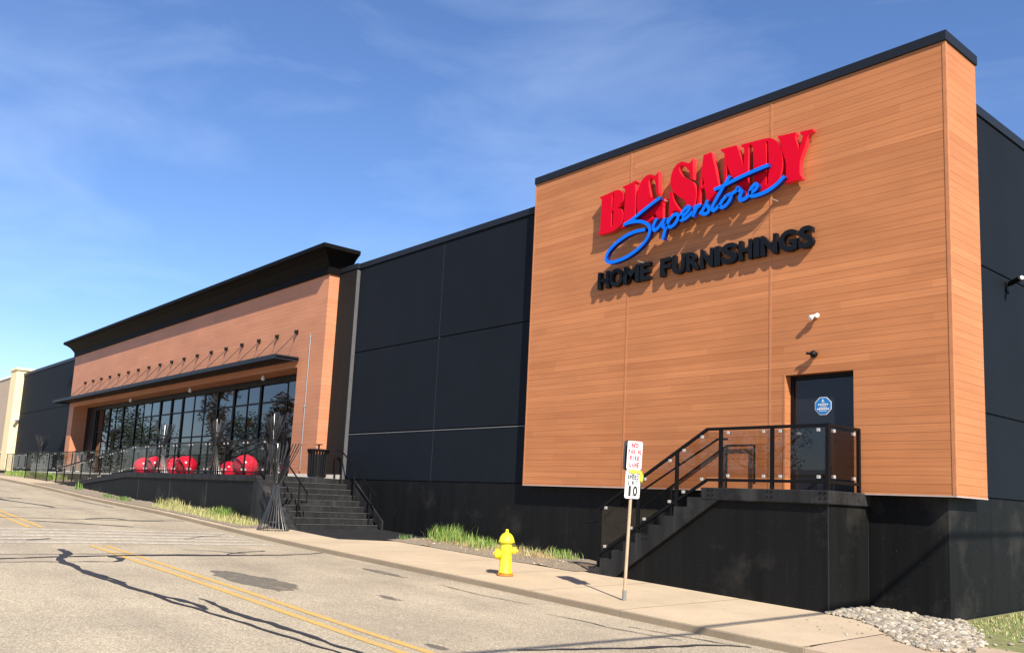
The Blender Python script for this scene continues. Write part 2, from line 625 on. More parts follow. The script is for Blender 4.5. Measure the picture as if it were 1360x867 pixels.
# sidewalk slabs, one sheet with tooled joints as gaps
sl = MB()
cuts = [-46, -40, -34, -28.5, -23.3, -22.6, -21.5, -19.9, -19.2, -17.0, -15.0, -13.0, -12.7, -11.0, -9.0, -7.4, -6.0]
for a, b in zip(cuts[:-1], cuts[1:]):
    xs = frange(a, b - (.0 if b in (-23.3, -22.6, -19.9, -19.2, -12.7) else .015), .7)
    q = sheet(xs, lambda x: 9.916 + .008 * noise.noise(Vector((x * 1.1, 9.9, 0))), rear, lambda x, y: sw(x, y), 2, .15)
    sl.add(q.v, q.f)
struct(sl.build('sidewalk', 'walk'))
dr = sheet(frange(-6.0, 12, 1), 9.92, 12.3, lambda x, y: sw(x, y) - .003 - .03 * max(0, (10.4 - y)), 6, .2)
struct(dr.build('driveway_apron', 'walk2'))
# lawn and gravel ground at the building's right-hand corner
struct(sheet(frange(-6.05, 14, .8), lambda x: 12.3, 45, lambda x, y: sw(x, min(y, 16)) - .02 + (.012 * max(0, y - 14)), 12, .1).build('lawn_ground', 'lawn'))
gb = sheet(frange(-7.45, -6.04, .25), 12.6, 14.4, lambda x, y: sw(x, y) - .006, 5)
struct(gb.build('gravel_bed', 'soil'))
# black coated apron at the foot of the entrance stairs
ap = sheet(frange(-22.55, -19.55, .3), lambda x: 11.40 if x < -19.9 else 11.40 + (x + 19.9) / .7 * 1.26, 14.3, lambda x, y: sw(x, y) + .006, 3, .1)
struct(ap.build('entrance_apron', 'apron'))
# planting beds
def bed(x0, x1, y0, y1, name, lift):
    xs = frange(x0, x1, .14)
    ny = max(3, int((y1 - y0) / .14))
    def zf(x, y):
        t = min(1, (y - y0) / .5, (x - x0) / .4 + .05, (x1 - x) / .8 + .02)
        t = max(0, t)
        return sw(x, y) + .010 + lift * t + .05 * t * noise.noise(Vector((x * 2.1, y * 2.1, 3)))
    struct(sheet(xs, lambda x: y0 + .10 * noise.noise(Vector((x * 1.2, 0, 5))) + .05 * noise.noise(Vector((x * 4, 0, 5))) - .02, y1, zf, ny).build(name, 'soil', smooth=True))
    return zf
bed1 = bed(-19.6, -12.75, 12.67, 14.3, 'planting_bed', .07)
bed2 = bed(-46.6, -22.9, 10.11, 11.30, 'planting_bed', .0)
bed3 = bed(-66, -49.3, 11.62, 12.98, 'planting_bed', .04)
struct(sheet(frange(-90, -46.01, 1.2), 9.92, lambda x: 11.6 if x > -66 else 12.98, lambda x, y: sw(x, y) + .003, 2, .1).build('footpath', 'walk'))

# road markings
def strip_x(x0, x1, y, w, dz, mat, name):
    struct(sheet(frange(x0, x1, 1.0), lambda x: y(x) - w / 2, lambda x: y(x) + w / 2, lambda x, yy: zr(x, yy) + dz, 1).build(name, mat))
for y0 in (5.36, 5.63):
    strip_x(-18.95, 15, lambda x, y0=y0: y0 + .05 * math.sin(x * .13), .115, .005, 'yline', 'yellow_line')
    strip_x(-80, -22.9, lambda x, y0=y0: y0 - .27 + .03 * math.sin(x * .1), .115, .005, 'yline', 'yellow_line')
for k in range(5):
    xa = -19.45 - k * .72
    m = sheet([xa - .22, xa], -2, 9.5, lambda x, y: zr(x, y) + .006, 14)
    struct(m.build('crosswalk_stripe', 'wline'))

def ribbon(pts, ws, dz):
    m = MB()
    P = []
    for i in range(len(pts) - 1):
        p0 = pts[max(0, i - 1)]
        p1 = pts[i]
        p2 = pts[i + 1]
        p3 = pts[min(len(pts) - 1, i + 2)]
        for k in range(9):
            t = k / 9
            P.append((tuple(.5 * ((2 * p1[a]) + (p2[a] - p0[a]) * t + (2 * p0[a] - 5 * p1[a] + 4 * p2[a] - p3[a]) * t * t + (3 * p1[a] - p0[a] - 3 * p2[a] + p3[a]) * t ** 3) for a in (0, 1)),
                      ws[i] + (ws[i + 1] - ws[i]) * t))
    P.append((pts[-1], ws[-1]))
    vs = []
    for i, (p, w) in enumerate(P):
        a = P[max(0, i - 1)][0]
        b = P[min(len(P) - 1, i + 1)][0]
        d = Vector((b[0] - a[0], b[1] - a[1]))
        d.normalize()
        nx, ny = -d.y, d.x
        j = 1 + .7 * noise.noise(Vector((p[0] * 4, p[1] * 4, 0)))
        wob = .05 * noise.noise(Vector((p[0] * 2.3, p[1] * 2.3, 7))) + .02 * noise.noise(Vector((p[0] * 7, p[1] * 7, 2)))
        p = (p[0] + nx * wob, p[1] + ny * wob)
        for s_ in (-1, 1):
            x = p[0] + nx * w / 2 * s_ * j
            y = p[1] + ny * w / 2 * s_ * j
            vs.append((x, y, zr(x, y) + dz))
    m.add(vs, [(2 * i, 2 * i + 1, 2 * i + 3, 2 * i + 2) for i in range(len(P) - 1)])
    return m
seams = [
    ([(-18.2, 4.62), (-17.43, 4.5), (-16.9, 4.3), (-16.36, 4.17), (-14.69, 4.11), (-13.57, 4.17), (-12.31, 4.28), (-11.6, 4.47), (-10.9, 4.50)], [.10, .15, .15, .13, .13, .10, .10, .09, .06], 'tar'),
    ([(-12.31, 4.28), (-11.6, 4.30), (-10.8, 4.42), (-9.8, 4.52), (-8.6, 4.66), (-7.6, 4.72), (-6.5, 4.8)], [.05, .06, .05, .05, .05, .04, .04], 'tar'),
    ([(-11.75, 4.72), (-11.4, 4.73), (-10.51, 4.70), (-9.8, 4.78), (-9.09, 4.85), (-8.02, 4.88), (-7.0, 4.98), (-5, 5.2)], [.03, .05, .09, .10, .08, .06, .06, .05], 'tar'),
    ([(-14.69, 4.11), (-14.2, 4.22), (-13.4, 4.28)], [.04, .06, .03], 'tar'),
    ([(-16.45, 1.5), (-16.65, 3.31), (-16.9, 4.2), (-17.05, 5.3), (-17.15, 6.2), (-17.2, 7.38), (-17.3, 8.4), (-17.5, 9.15), (-17.9, 9.85)], [.06, .08, .10, .12, .22, .15, .09, .06, .05], 'tar'),
    ([(-17.2, 1.5), (-17.3, 3.4), (-17.35, 4.6), (-17.4, 5.9)], [.03, .04, .05, .03], 'tar'),
    ([(-16.2, 3.2), (-16.15, 4.2), (-16.1, 4.9), (-16.5, 5.15), (-16.9, 5.1), (-17.0, 5.35), (-17.1, 5.6)], [.03, .04, .07, .12, .11, .06, .04], 'tar'),
    ([(-17.3, 7.4), (-17.8, 7.9), (-18.0, 8.4), (-18.15, 8.62)], [.03, .05, .06, .10], 'tar'),
    ([(-18.3, 6.9), (-17.95, 7.5), (-17.5, 7.9)], [.03, .05, .07], 'tarfaint'),
    ([(-25.4, 2.0), (-25.5, 5.0), (-25.6, 7.5), (-26.1, 9.8)], [.05, .06, .06, .05], 'tar'),
    ([(-24.7, 5.4), (-24.2, 6.5), (-23.6, 7.6)], [.06, .10, .10], 'tar'),
    ([(-25.7, 7.0), (-26.2, 7.8), (-25.5, 8.3), (-25.9, 9.2)], [.05, .14, .08, .05], 'tar'),
    ([(-29.5, 3.0), (-29.6, 6.0), (-30, 9.7)], [.06, .07, .05], 'tarfaint'),
    ([(-36.5, 6.6), (-34.5, 6.5), (-33.0, 6.7), (-31.5, 7.1), (-30.2, 7.3)], [.10, .26, .12, .14, .18], 'tar'),
    ([(-35.6, 6.4), (-35.2, 6.9), (-35.0, 7.4)], [.12, .10, .22], 'tar'),
    ([(-36.0, 9.3), (-33.5, 9.35), (-31.5, 9.4)], [.03, .10, .04], 'tarfaint'),
    ([(-42, 2), (-42.2, 6), (-42.5, 9.7)], [.08, .08, .06], 'tarfaint'),
    ([(-50, 3), (-50, 9.7)], [.1, .1], 'tarfaint'),
    ([(-6.65, 9.72), (-6.95, 9.2), (-7.05, 8.4), (-7.25, 7.5), (-7.5, 6.6)], [.03, .08, .10, .09, .04], 'tar'),
    ([(-8.3, 9.3), (-7.6, 9.45), (-7.0, 9.55), (-6.6, 9.7)], [.02, .03, .04, .03], 'tar'),
    ([(-9.5, 8.9), (-8.7, 9.0), (-8.1, 9.0), (-7.3, 9.2)], [.015, .03, .03, .02], 'tarfaint'),
    ([(-12.6, 9.2), (-11.4, 9.15), (-10.3, 9.3)], [.015, .03, .02], 'tarfaint'),
    ([(-20.6, 7.8), (-21.4, 8.5), (-21.9, 9.3)], [.03, .06, .03], 'tarfaint'),
    ([(-20.0, 4.4), (-20.3, 4.9)], [.05, .10], 'tar'),
]
for p, w, mt in seams:
    struct(ribbon(p, w, .009 if mt == 'tar' else .008).build('tar_seam', mt))

def blob(cx, cy, rx, ry, rot, mat, name, dz, seed):
    m = MB()
    N = 72
    vs = [(cx, cy, zr(cx, cy) + dz)]
    for k in range(N):
        t = 2 * math.pi * k / N
        r = 1 + .30 * noise.noise(Vector((math.cos(t) * 1.6 + seed, math.sin(t) * 1.6, seed))) + .22 * noise.noise(Vector((math.cos(t) * 7 + seed, math.sin(t) * 7, seed)))
        a, b = rx * r * math.cos(t), ry * r * math.sin(t)
        x = cx + a * math.cos(rot) - b * math.sin(rot)
        y = cy + a * math.sin(rot) + b * math.cos(rot)
        vs.append((x, y, zr(x, y) + dz))
    m.add(vs, [(0, 1 + k, 1 + (k + 1) % N) for k in range(N)])
    struct(m.build(name, mat))
blob(-13.4, 6.22, 1.25, .36, .05, 'stain', 'oil_stain', .0042, 1)
blob(-14.3, 9.15, .75, .13, 0, 'stain', 'oil_stain', .0042, 2)
blob(-11.3, 7.4, .3, .09, 0, 'stain', 'oil_stain', .0042, 3)
blob(-7.95, 5.85, .22, .07, 0, 'stain', 'oil_stain', .0042, 4)

# ------------------------------------------------------------------ the store
Yw = 14.226
st = thing('store_building', 'long charcoal and wood-clad store with a tall wood tower and a glazed entrance', 'building', (-30, 14.2, -1.2))
TX0, TX1, TZ0, TZ1 = -15.962, -5.873, .374, 8.028
XR = -6.099
# core volume behind the panels
co = MB()
co.box(-71.4, XR - .03, Yw + .9, 62, -1.6, 7.25)
co.build('core_wall', 'backing', st)
rf = MB().box(-71.3, XR - .1, Yw + .95, 61.9, 7.25, 7.27)
rf.build('roof', 'roof', st)
# charcoal panels with open joints
def panels(xs, zs_, name='wall_panel'):
    for a, b in zip(xs[:-1], xs[1:]):
        for c, e in zip(zs_[:-1], zs_[1:]):
            m = MB().box(a + .012, b - .012, Yw, Yw + .10, c + .014, e - .014)
            m.build(name, 'panel', st, bevel=.006)
zrow = [.405, 1.843, 4.444, 7.22]
panels([-24.72, -20.095, -15.3, -10.6, XR], zrow)
panels([-71.3, -64.0, -56.3], [.405, 4.44, 7.22])
MB().box(-24.74, XR - .112, Yw + .06, Yw + .9, .2, 7.2).build('wall_backing', 'backing', st)
MB().box(-71.35, -56.2, Yw + .06, Yw + .9, .2, 7.2).build('wall_backing', 'backing', st)
sj = MB().box(-20.104, -20.086, Yw + .012, Yw + .055, .41, 7.21)
sj.build('joint_sealant', 'sealant', st)
sj = MB()
sj.box(-24.70, -20.12, Yw - .012, Yw - .001, 1.806, 1.826)
sj.box(-20.07, -16.0, Yw - .012, Yw - .001, 1.806, 1.826)
sj.build('joint_lip', 'sealant', st)
# right-hand side wall
ysr = [Yw, 19.4, 25, 31, 37, 44, 52, 60]
for a, b in zip(ysr[:-1], ysr[1:]):
    for c, e in zip(zrow[:-1], zrow[1:]):
        m = MB().box(XR - .11, XR, a + (.012 if a > 15 else .101), b - .012, c + .014, e - .014)
        m.build('wall_panel', 'panel', st, bevel=.006)
bk = MB().box(XR - .9, XR - .06, Yw + .11, 60, .2, 7.2)
bk.build('wall_backing', 'backing', st)
# plinth (black painted concrete) front and right
pl = MB()
pl.box(-24.7, XR + .012, Yw - .016, Yw + .3, -2.6, .395)
pl.box(XR - .3, XR + .012, Yw + .3, 60, -2.6, .395)
pl.build('plinth', 'black', st)
pl = MB().box(-71.3, -56.2, Yw - .02, Yw + .3, -1.5, .40)
pl.build('plinth', 'black', st)
# parapet caps
cp = MB()
cp.box(-24.73, XR + .03, Yw - .035, Yw + .5, 7.225, 7.401)
cp.box(XR - .5, XR + .03, Yw + .5, 60, 7.225, 7.401)
cp.build('parapet_cap', 'cap', st, bevel=.008)
cp = MB().box(-71.35, -56.2, Yw - .035, Yw + .5, 7.225, 7.42)
cp.build('parapet_cap', 'cap', st, bevel=.008)
# wood tower with the side door's opening
DX0, DX1, DZ1 = -8.854, -7.535, 2.47
tw = MB()
TY0, TY1 = 14.0, 15.18
def tbox(m, a, b, c, e, y0=TY0, y1=TY1):
    m.box(a, b, y0, y1, c, e)
# one closed skin: front with a door hole
fx = [TX0, DX0, DX1, TX1]
tw.add([(TX0, TY0, TZ0), (DX0, TY0, TZ0), (DX0, TY0, DZ1), (DX1, TY0, DZ1), (DX1, TY0, TZ0), (TX1, TY0, TZ0), (TX1, TY0, 7.85), (TX0, TY0, 7.85),
        (DX0, TY0, 7.85), (DX1, TY0, 7.85)],
       [(0, 1, 2, 8, 7), (2, 3, 9, 8), (3, 4, 5, 6, 9)])
tw.add([(DX0, TY0, TZ0), (DX0, TY0 + .24, TZ0), (DX0, TY0 + .24, DZ1), (DX0, TY0, DZ1), (DX1, TY0, TZ0), (DX1, TY0 + .24, TZ0), (DX1, TY0 + .24, DZ1), (DX1, TY0, DZ1)],
       [(0, 1, 2, 3), (4, 7, 6, 5), (3, 2, 6, 7)])
tw.add([(TX1, TY0, TZ0), (TX1, TY1, TZ0), (TX1, TY1, 7.85), (TX1, TY0, 7.85)], [(0, 1, 2, 3)])
tw.add([(TX0, TY0, TZ0), (TX0, TY1, TZ0), (TX0, TY1, 7.85), (TX0, TY0, 7.85)], [(3, 2, 1, 0)])
tw.add([(TX0, TY1, 7.1), (TX1, TY1, 7.1), (TX1, TY1, 7.85), (TX0, TY1, 7.85)], [(3, 2, 1, 0)])
tw.build('tower_cladding', 'wood', st)
sf = MB().box(TX0 + .01, DX0 - .01, TY0 + .01, Yw - .02, TZ0 - .002, TZ0 + .05)
sf.box(DX1 + .01, TX1 - .01, TY0 + .01, Yw - .02, TZ0 - .002, TZ0 + .05)
sf.box(XR + .02, TX1 - .01, Yw - .02, TY1 - .01, TZ0 - .002, TZ0 + .05)
sf.build('tower_soffit', 'backing', st)
fl = MB()
fl.box(TX0 - .004, DX0 - .03, TY0 - .008, TY0 - .001, TZ0 - .014, TZ0 + .008)
fl.box(DX1 + .03, TX1 + .006, TY0 - .008, TY0 - .001, TZ0 - .014, TZ0 + .008)
fl.box(TX1 + .001, TX1 + .008, TY0, TY1, TZ0 - .014, TZ0 + .008)
fl.build('drip_flashing', 'flash', st)
tr = MB()
for x in (-12.77, -9.175):
    tr.box(x - .022, x + .022, TY0 - .007, TY0 - .001, TZ0 + .012, 7.84)
tr.box(TX0 - .006, TX0 + .03, TY0 - .007, TY0 - .001, TZ0 + .012, 7.84)
tr.box(TX1 - .05, TX1 + .006, TY0 - .008, TY0 - .001, TZ0 + .012, 7.84)
tr.box(TX1 + .001, TX1 + .007, TY0, TY0 + .05, TZ0 + .012, 7.84)
tr.box(DX0 - .035, DX0 - .004, TY0 - .007, TY0 - .001, .39, DZ1 + .02)
tr.build('corner_trim', 'woodtrim', st)
cp = MB()
cp.box(TX0 - .03, TX1 + .03, TY0 - .035, TY1 + .03, 7.852, TZ1)
cp.build('tower_cap', 'cap', st, bevel=.008)
# side door
dr_ = MB().box(DX0 + .075, DX1 - .05, TY0 + .20, TY0 + .25, .39, DZ1 - .075)
door = dr_.build('door', 'doorpaint', st, bevel=.004)
fm = MB()
fm.box(DX0 + .003, DX0 + .07, TY0 + .17, TY0 + .26, .39, DZ1 - .002)
fm.box(DX1 - .048, DX1 - .003, TY0 + .17, TY0 + .26, .39, DZ1 - .002)
fm.box(DX0 + .07, DX1 - .048, TY0 + .17, TY0 + .26, DZ1 - .07, DZ1 - .002)
fm.build('door_frame', 'blackmetal', door)
hd = MB().lathe([(.03, 0), (.03, .012), (.012, .014), (.012, .05), (.028, .055), (.03, .075), (.015, .085)], 14, (DX0 + .18, TY0 + .20, 1.42), (0, -1, 0))
hd.build('handle', 'greymetal', door, smooth=True)
MB().lathe([(.028, 0), (.028, .016), (.02, .02)], 14, (DX0 + .18, TY0 + .20, 1.56), (0, -1, 0)).build('lock', 'greymetal', door, smooth=True)
cx_, cz_ = -8.215, 1.905
oc = MB()
oct_ = lambda r: [(cx_ + r * math.cos(rad(22.5 + 45 * k)), cz_ + r * math.sin(rad(22.5 + 45 * k))) for k in range(8)]
oc.prism(oct_(.172), TY0 + .194, TY0 + .199)
stk = oc.build('octagon_sticker', 'signwhite', door)
MB().prism(oct_(.158), TY0 + .191, TY0 + .1935).build('sticker_face', 'stick_blue', stk)
# windows' piece: arrow-like figure and lines of small print on the sticker
pm = MB()
pm.prism([(cx_ - .03, cz_ + .07), (cx_ + .02, cz_ + .085), (cx_ - .005, cz_ + .125)], TY0 + .188, TY0 + .1905)
pm.box(cx_ - .022, cx_ + .028, TY0 + .188, TY0 + .1905, cz_ + .055, cz_ + .066)
for z, w, h in ((.025, .10, .026), (-.008, .06, .010), (-.032, .085, .012), (-.056, .12, .026), (-.09, .075, .012)):
    k = int(w / .016)
    for i in range(k):
        x = cx_ - w + (2 * w) * (i + .08) / k
        pm.box(x, x + 2 * w / k * .78, TY0 + .188, TY0 + .1905, cz_ + z - h / 2, cz_ + z + h / 2)
pm.build('sticker_print', 'signwhite', stk)

# entrance block
EX0, EX1, EY, EZ1 = -56.15, -25.87, 13.74, 7.16
OX0, OX1, OZ1 = -55.25, -27.64, 4.16
FZ = .40                                           # terrace floor level
en = MB()
en.add([(EX0, EY, .54), (OX0, EY, .54), (OX0, EY, OZ1), (OX1, EY, OZ1), (OX1, EY, .54), (EX1, EY, .54), (EX1, EY, EZ1), (EX0, EY, EZ1), (OX0, EY, EZ1), (OX1, EY, EZ1)],
       [(0, 1, 2, 8, 7), (2, 3, 9, 8), (3, 4, 5, 6, 9)])
en.add([(OX0, EY, .54), (OX0, 14.6, .54), (OX0, 14.6, OZ1), (OX0, EY, OZ1), (OX1, EY, .54), (OX1, 14.6, .54), (OX1, 14.6, OZ1), (OX1, EY, OZ1)],
       [(0, 1, 2, 3), (4, 7, 6, 5), (3, 2, 6, 7)])
en.add([(EX1, EY, .54), (EX1, 14.12, .54), (EX1, 14.12, EZ1), (EX1, EY, EZ1), (EX0, EY, .54), (EX0, Yw, .54), (EX0, Yw, EZ1), (EX0, EY, EZ1)], [(0, 1, 2, 3), (4, 7, 6, 5)])
en.build('entrance_cladding', 'wood_hazed', st)
kk = MB()
kk.box(EX0 - .01, OX0 + .01, EY - .02, 14.6, FZ - .02, .54)
kk.build('entrance_kerb', 'stone', st)
kk = MB().box(OX1 - .01, EX1 + .012, EY - .02, 14.1, FZ - .02, .54)
kk.build('entrance_kerb', 'stone', st)
MB().box(EX1 + .013, -24.78, 14.06, 14.2, FZ - .02, .54).build('entrance_kerb', 'stone', st)
bs_ = MB().box(EX1 + .002, -24.745, 14.112, Yw + .3, .541, 7.2)
bs_.build('recess_wall', 'panelbrown', st)
rs = MB().box(-24.744, -24.735, 14.115, Yw + .02, .40, 7.18)
rs.build('recess_return', 'grey_sunlit', st)  # thin strip carrying the painted sunlit tone of this side
bs_ = MB().box(EX1 - .2, -24.70, 14.09, Yw + .4, 7.225, 7.39)
bs_.build('parapet_cap', 'cap', st)
# cornice: cove profile mitred round three sides
prof = [(.0, 7.15), (.07, 7.15), (.07, 7.37), (.10, 7.40), (.14, 7.48), (.28, 7.66), (.46, 7.79), (.56, 7.83), (.56, 7.85), (.60, 7.85), (.60, 7.985), (0.0, 8.0)]
cn = MB()
vs = []
for o, z in prof:
    vs += [(EX0 - o, 14.5, z), (EX0 - o, EY - o, z), (EX1 + o, EY - o, z), (EX1 + o, 14.5, z)]
fs = []
for i in range(len(prof) - 1):
    for j in range(3):
        fs.append((i * 4 + j, i * 4 + j + 1, (i + 1) * 4 + j + 1, (i + 1) * 4 + j))
fs.append(tuple(4 * i for i in range(len(prof))))
fs.append(tuple(4 * i + 3 for i in range(len(prof))))
fs.append(tuple((len(prof) - 1) * 4 + j for j in range(4)))
cn.add(vs, fs)
cn.build('cornice', 'cornice', st)
bx = MB().box(EX0 + .02, EX1 - .02, 14.1, 14.49, 7.0, 7.95)
bx.build('cornice_backing', 'backing', st)
# glazing: bays of the storefront
GY = 14.60
mul_thick = [-29.6 + 1.98, -32.18, -34.67, -36.34, -40.33, -41.74, -43.23, -46.79, -48.81, -51.11]
bays = [(-32.18, -27.66, [-29.95]), (-34.67, -32.18, [-33.38]), (-36.34, -34.67, []), (-40.33, -36.34, [-37.78, -38.98]), (-41.74, -40.33, []),
        (-43.23, -41.74, []), (-46.79, -43.23, [-44.5, -45.65]), (-48.81, -46.79, []), (-51.11, -48.81, [-50.0]), (-53.4, -51.11, [-52.3])]
zt = 3.93
for k, (a, b, thin) in enumerate(bays):
    f = MB()
    f.box(a - .07, a + .07, GY - .05, GY + .04, FZ, zt)
    for x in thin:
        f.box(x - .028, x + .028, GY - .025, GY + .03, FZ, zt)
    xs = [a + .07] + [q for x in sorted(thin) for q in (x - .028, x + .028)] + [b - .07 if k else b]
    rows = (2.72,) if k >= 8 else (3.24, 2.10)
    for z in rows:
        for i in range(0, len(xs), 2):
            f.box(xs[i], xs[i + 1], GY - .02, GY + .03, z - .035, z + .035)
    for i in range(0, len(xs), 2):
        f.box(xs[i], xs[i + 1], GY - .02, GY + .03, FZ, FZ + .12)
    w = f.build('window', 'blackmetal', st)
    p = MB()
    zz = [FZ + .12] + [q for z in sorted(rows) for q in (z - .035, z + .035)] + [zt]
    for i in range(0, len(xs), 2):
        for j in range(0, len(zz), 2):
            tx = .004 * random.uniform(-1, 1)
            tz = .004 * random.uniform(-1, 1)
            x0, x1, z0, z1 = xs[i], xs[i + 1], zz[j], zz[j + 1]
            p.add([(x0, GY + tx, z0), (x1, GY - tx, z0), (x1, GY - tx + tz, z1), (x0, GY + tx + tz, z1)], [(0, 1, 2, 3)])
    p.build('pane', 'window', w)
hdr = MB().box(OX0, OX1 - .002, GY - .10, GY + .5, zt, OZ1 + .02)
hdr.build('storefront_header', 'blackmetal', st)
hdr = MB().box(OX0, -53.49, GY - .10, GY + .5, FZ, zt)
hdr.build('storefront_side_panel', 'blackmetal', st)
MB().box(OX0, OX1, GY + .06, GY + .2, FZ, zt).build('interior_screen', 'backing', st)

# awning with tie rods
aw = thing('awning', 'long thin black entrance awning hung from eighteen short rods', 'awning', (-41.5, 13.3, 4.36))
AX0, AX1 = -56.4, -27.59
m = MB().box(AX0, AX1, 12.90, 13.735, 4.395, 4.44)
m.build('canopy', 'blackmetal', aw)
m = MB()
m.box(AX0, AX1, 12.86, 12.899, 4.35, 4.50)
m.box(AX0, AX0 + .04, 12.899, 13.735, 4.35, 4.50)
m.box(AX1 - .04, AX1, 12.899, 13.735, 4.35, 4.50)
m.build('fascia', 'cap', aw)
for k in range(18):
    x = -27.84 - k * 1.494
    r = MB().tube([(x, 13.72, 5.40), (x, 12.95, 4.49)], .013, 6)
    rod = r.build('tie_rod', 'blackmetal', aw)
    a = MB().box(x - .05, x + .05, 13.715, 13.738, 5.32, 5.48)
    a.box(x - .02, x + .02, 13.62, 13.715, 5.34, 5.46)
    a.build('wall_anchor', 'blackmetal', rod)
    a = MB().box(x - .02, x + .02, 12.905, 13.0, 4.441, 4.52)
    a.build('canopy_bracket', 'blackmetal', rod)

# ------------------------------------------------------------------ sign letters
def tr_(pts, ox, oy, k, Y):
    out = []
    for x, y in pts:
        p = onY(ox + x / k, oy + y / k, Y)
        out.append((p.x, p.z))
    return out
def smoothpoly(pts, n=3, sharp=.55):
    # corner-aware subdivision: round only where the outline turns gently
    N = len(pts)
    out = []
    for i in range(N):
        p0, p1, p2, p3 = (Vector(pts[(i + j) % N]) for j in (-1, 0, 1, 2))
        def gentle(a, b, c):
            u, v = (b - a), (c - b)
            if u.length < 1e-6 or v.length < 1e-6:
                return False
            return u.normalized().dot(v.normalized()) > sharp
        m1 = (p2 - p0) * .5 if gentle(p0, p1, p2) else (p2 - p1)
        m2 = (p3 - p1) * .5 if gentle(p1, p2, p3) else (p2 - p1)
        l = (p2 - p1).length
        for m in (m1, m2):
            if m.length > 1e-6:
                m *= min(1, 1.1 * l / m.length)
        for q in range(n):
            t = q / n
            out.append(tuple((2 * t ** 3 - 3 * t ** 2 + 1) * p1 + (t ** 3 - 2 * t ** 2 + t) * m1 + (-2 * t ** 3 + 3 * t ** 2) * p2 + (t ** 3 - t ** 2) * m2))
    return out
K = 8.67
red = {
 'B': ((785, 220), [(103, 362), (180, 330), (255, 296), (310, 280), (350, 295), (372, 335), (370, 385), (348, 430), (298, 482), (345, 503), (366, 550), (360, 630), (320, 705), (245, 755), (160, 783), (80, 797), (84, 780), (103, 760), (122, 395), (105, 380)],
       [[(243, 320), (262, 325), (257, 400), (254, 488), (236, 490)], [(234, 520), (260, 523), (254, 610), (246, 690), (228, 706)]]),
 'I': ((785, 220), [(366, 242), (450, 205), (525, 168), (527, 188), (508, 205), (510, 320), (505, 560), (512, 620), (520, 640), (430, 680), (345, 722), (347, 702), (372, 682), (380, 560), (390, 275), (368, 262)], []),
 'G': ((785, 220), [(775, 63), (765, 88), (735, 118), (700, 104), (660, 106), (610, 138), (565, 205), (537, 290), (524, 400), (527, 510), (550, 600), (600, 648), (660, 652), (705, 628), (735, 608), (760, 614), (826, 600), (830, 440), (848, 402), (848, 374), (752, 377), (655, 380),
               (686, 360), (668, 260), (663, 185), (675, 146), (700, 140), (730, 172), (748, 240), (754, 335), (780, 325)],
       [[(664, 432), (676, 430), (672, 520), (676, 600), (656, 632), (660, 520)], [(700, 570), (728, 542), (748, 560), (758, 598), (712, 604)]]),
 'S': ((880, 190), [(348, 178), (332, 205), (302, 233), (262, 222), (215, 216), (160, 250), (115, 320), (92, 410), (92, 490), (120, 560), (190, 620), (250, 660), (275, 705), (268, 765), (230, 792), (190, 757), (150, 700), (122, 640), (110, 570), (82, 560), (72, 852), (100, 846), (112, 802), (140, 778), (190, 795), (240, 840), (300, 828), (355, 745), (385, 620), (378, 512), (345, 452), (290, 415), (236, 385), (197, 330), (192, 282), (207, 257), (245, 262), (290, 302), (315, 352), (322, 416), (352, 419)], []),
 'A': ((880, 190), [(470, 140), (563, 106), (585, 205), (610, 320), (645, 480), (672, 600), (692, 626), (690, 650), (500, 735), (500, 712), (518, 690), (506, 640), (482, 512), (437, 530), (426, 700), (442, 720), (440, 745), (362, 776), (366, 756), (388, 720), (417, 520), (447, 330)],
       [[(459, 368), (478, 468), (442, 512)]]),
 'N': ((950, 165), [(63, 290), (150, 267), (245, 243), (270, 310), (325, 492), (331, 285), (300, 262), (297, 238), (412, 205), (414, 225), (382, 255), (375, 500), (368, 740), (352, 822), (332, 822), (285, 760), (235, 690), (178, 585), (130, 458), (124, 660), (142, 690), (140, 706), (60, 736), (62, 716), (98, 680), (104, 345), (66, 312)], []),
 'D': ((950, 165), [(414, 206), (480, 188), (560, 168), (620, 160), (670, 172), (722, 215), (757, 290), (773, 390), (770, 500), (740, 600), (690, 680), (620, 735), (520, 772), (420, 802), (420, 782), (438, 762), (440, 500), (430, 262), (416, 242)],
       [[(583, 203), (610, 195), (613, 440), (606, 682), (584, 702), (586, 450)]]),
 'Y': ((1000, 160), [(287, 183), (390, 159), (495, 135), (497, 155), (484, 190), (530, 342), (573, 182), (545, 155), (541, 133), (690, 98), (690, 120), (655, 145), (625, 195), (600, 290), (545, 455), (541, 620), (566, 655), (563, 673), (455, 700), (350, 727), (352, 702), (376, 680), (379, 500), (340, 370), (306, 230), (288, 205)], []),
}
YF = 13.83
sg = thing('store_sign', 'tall red serif channel lettering high on the wood tower', 'sign', (-11.5, 13.9, 5.9))
for ch, ((ox, oy), out, holes) in red.items():
    o = smoothpoly(tr_(out, ox, oy, K, YF))
    hs = [tr_(h, ox, oy, K, YF) for h in holes]
    lo_ = MB().prism(o, YF, YF + .115, hs).build('letter', 'red', sg)
    lo_.data.materials.append(M['redside'])
    for pg in lo_.data.polygons:
        if abs(pg.normal.y) < .7:
            pg.material_index = 1
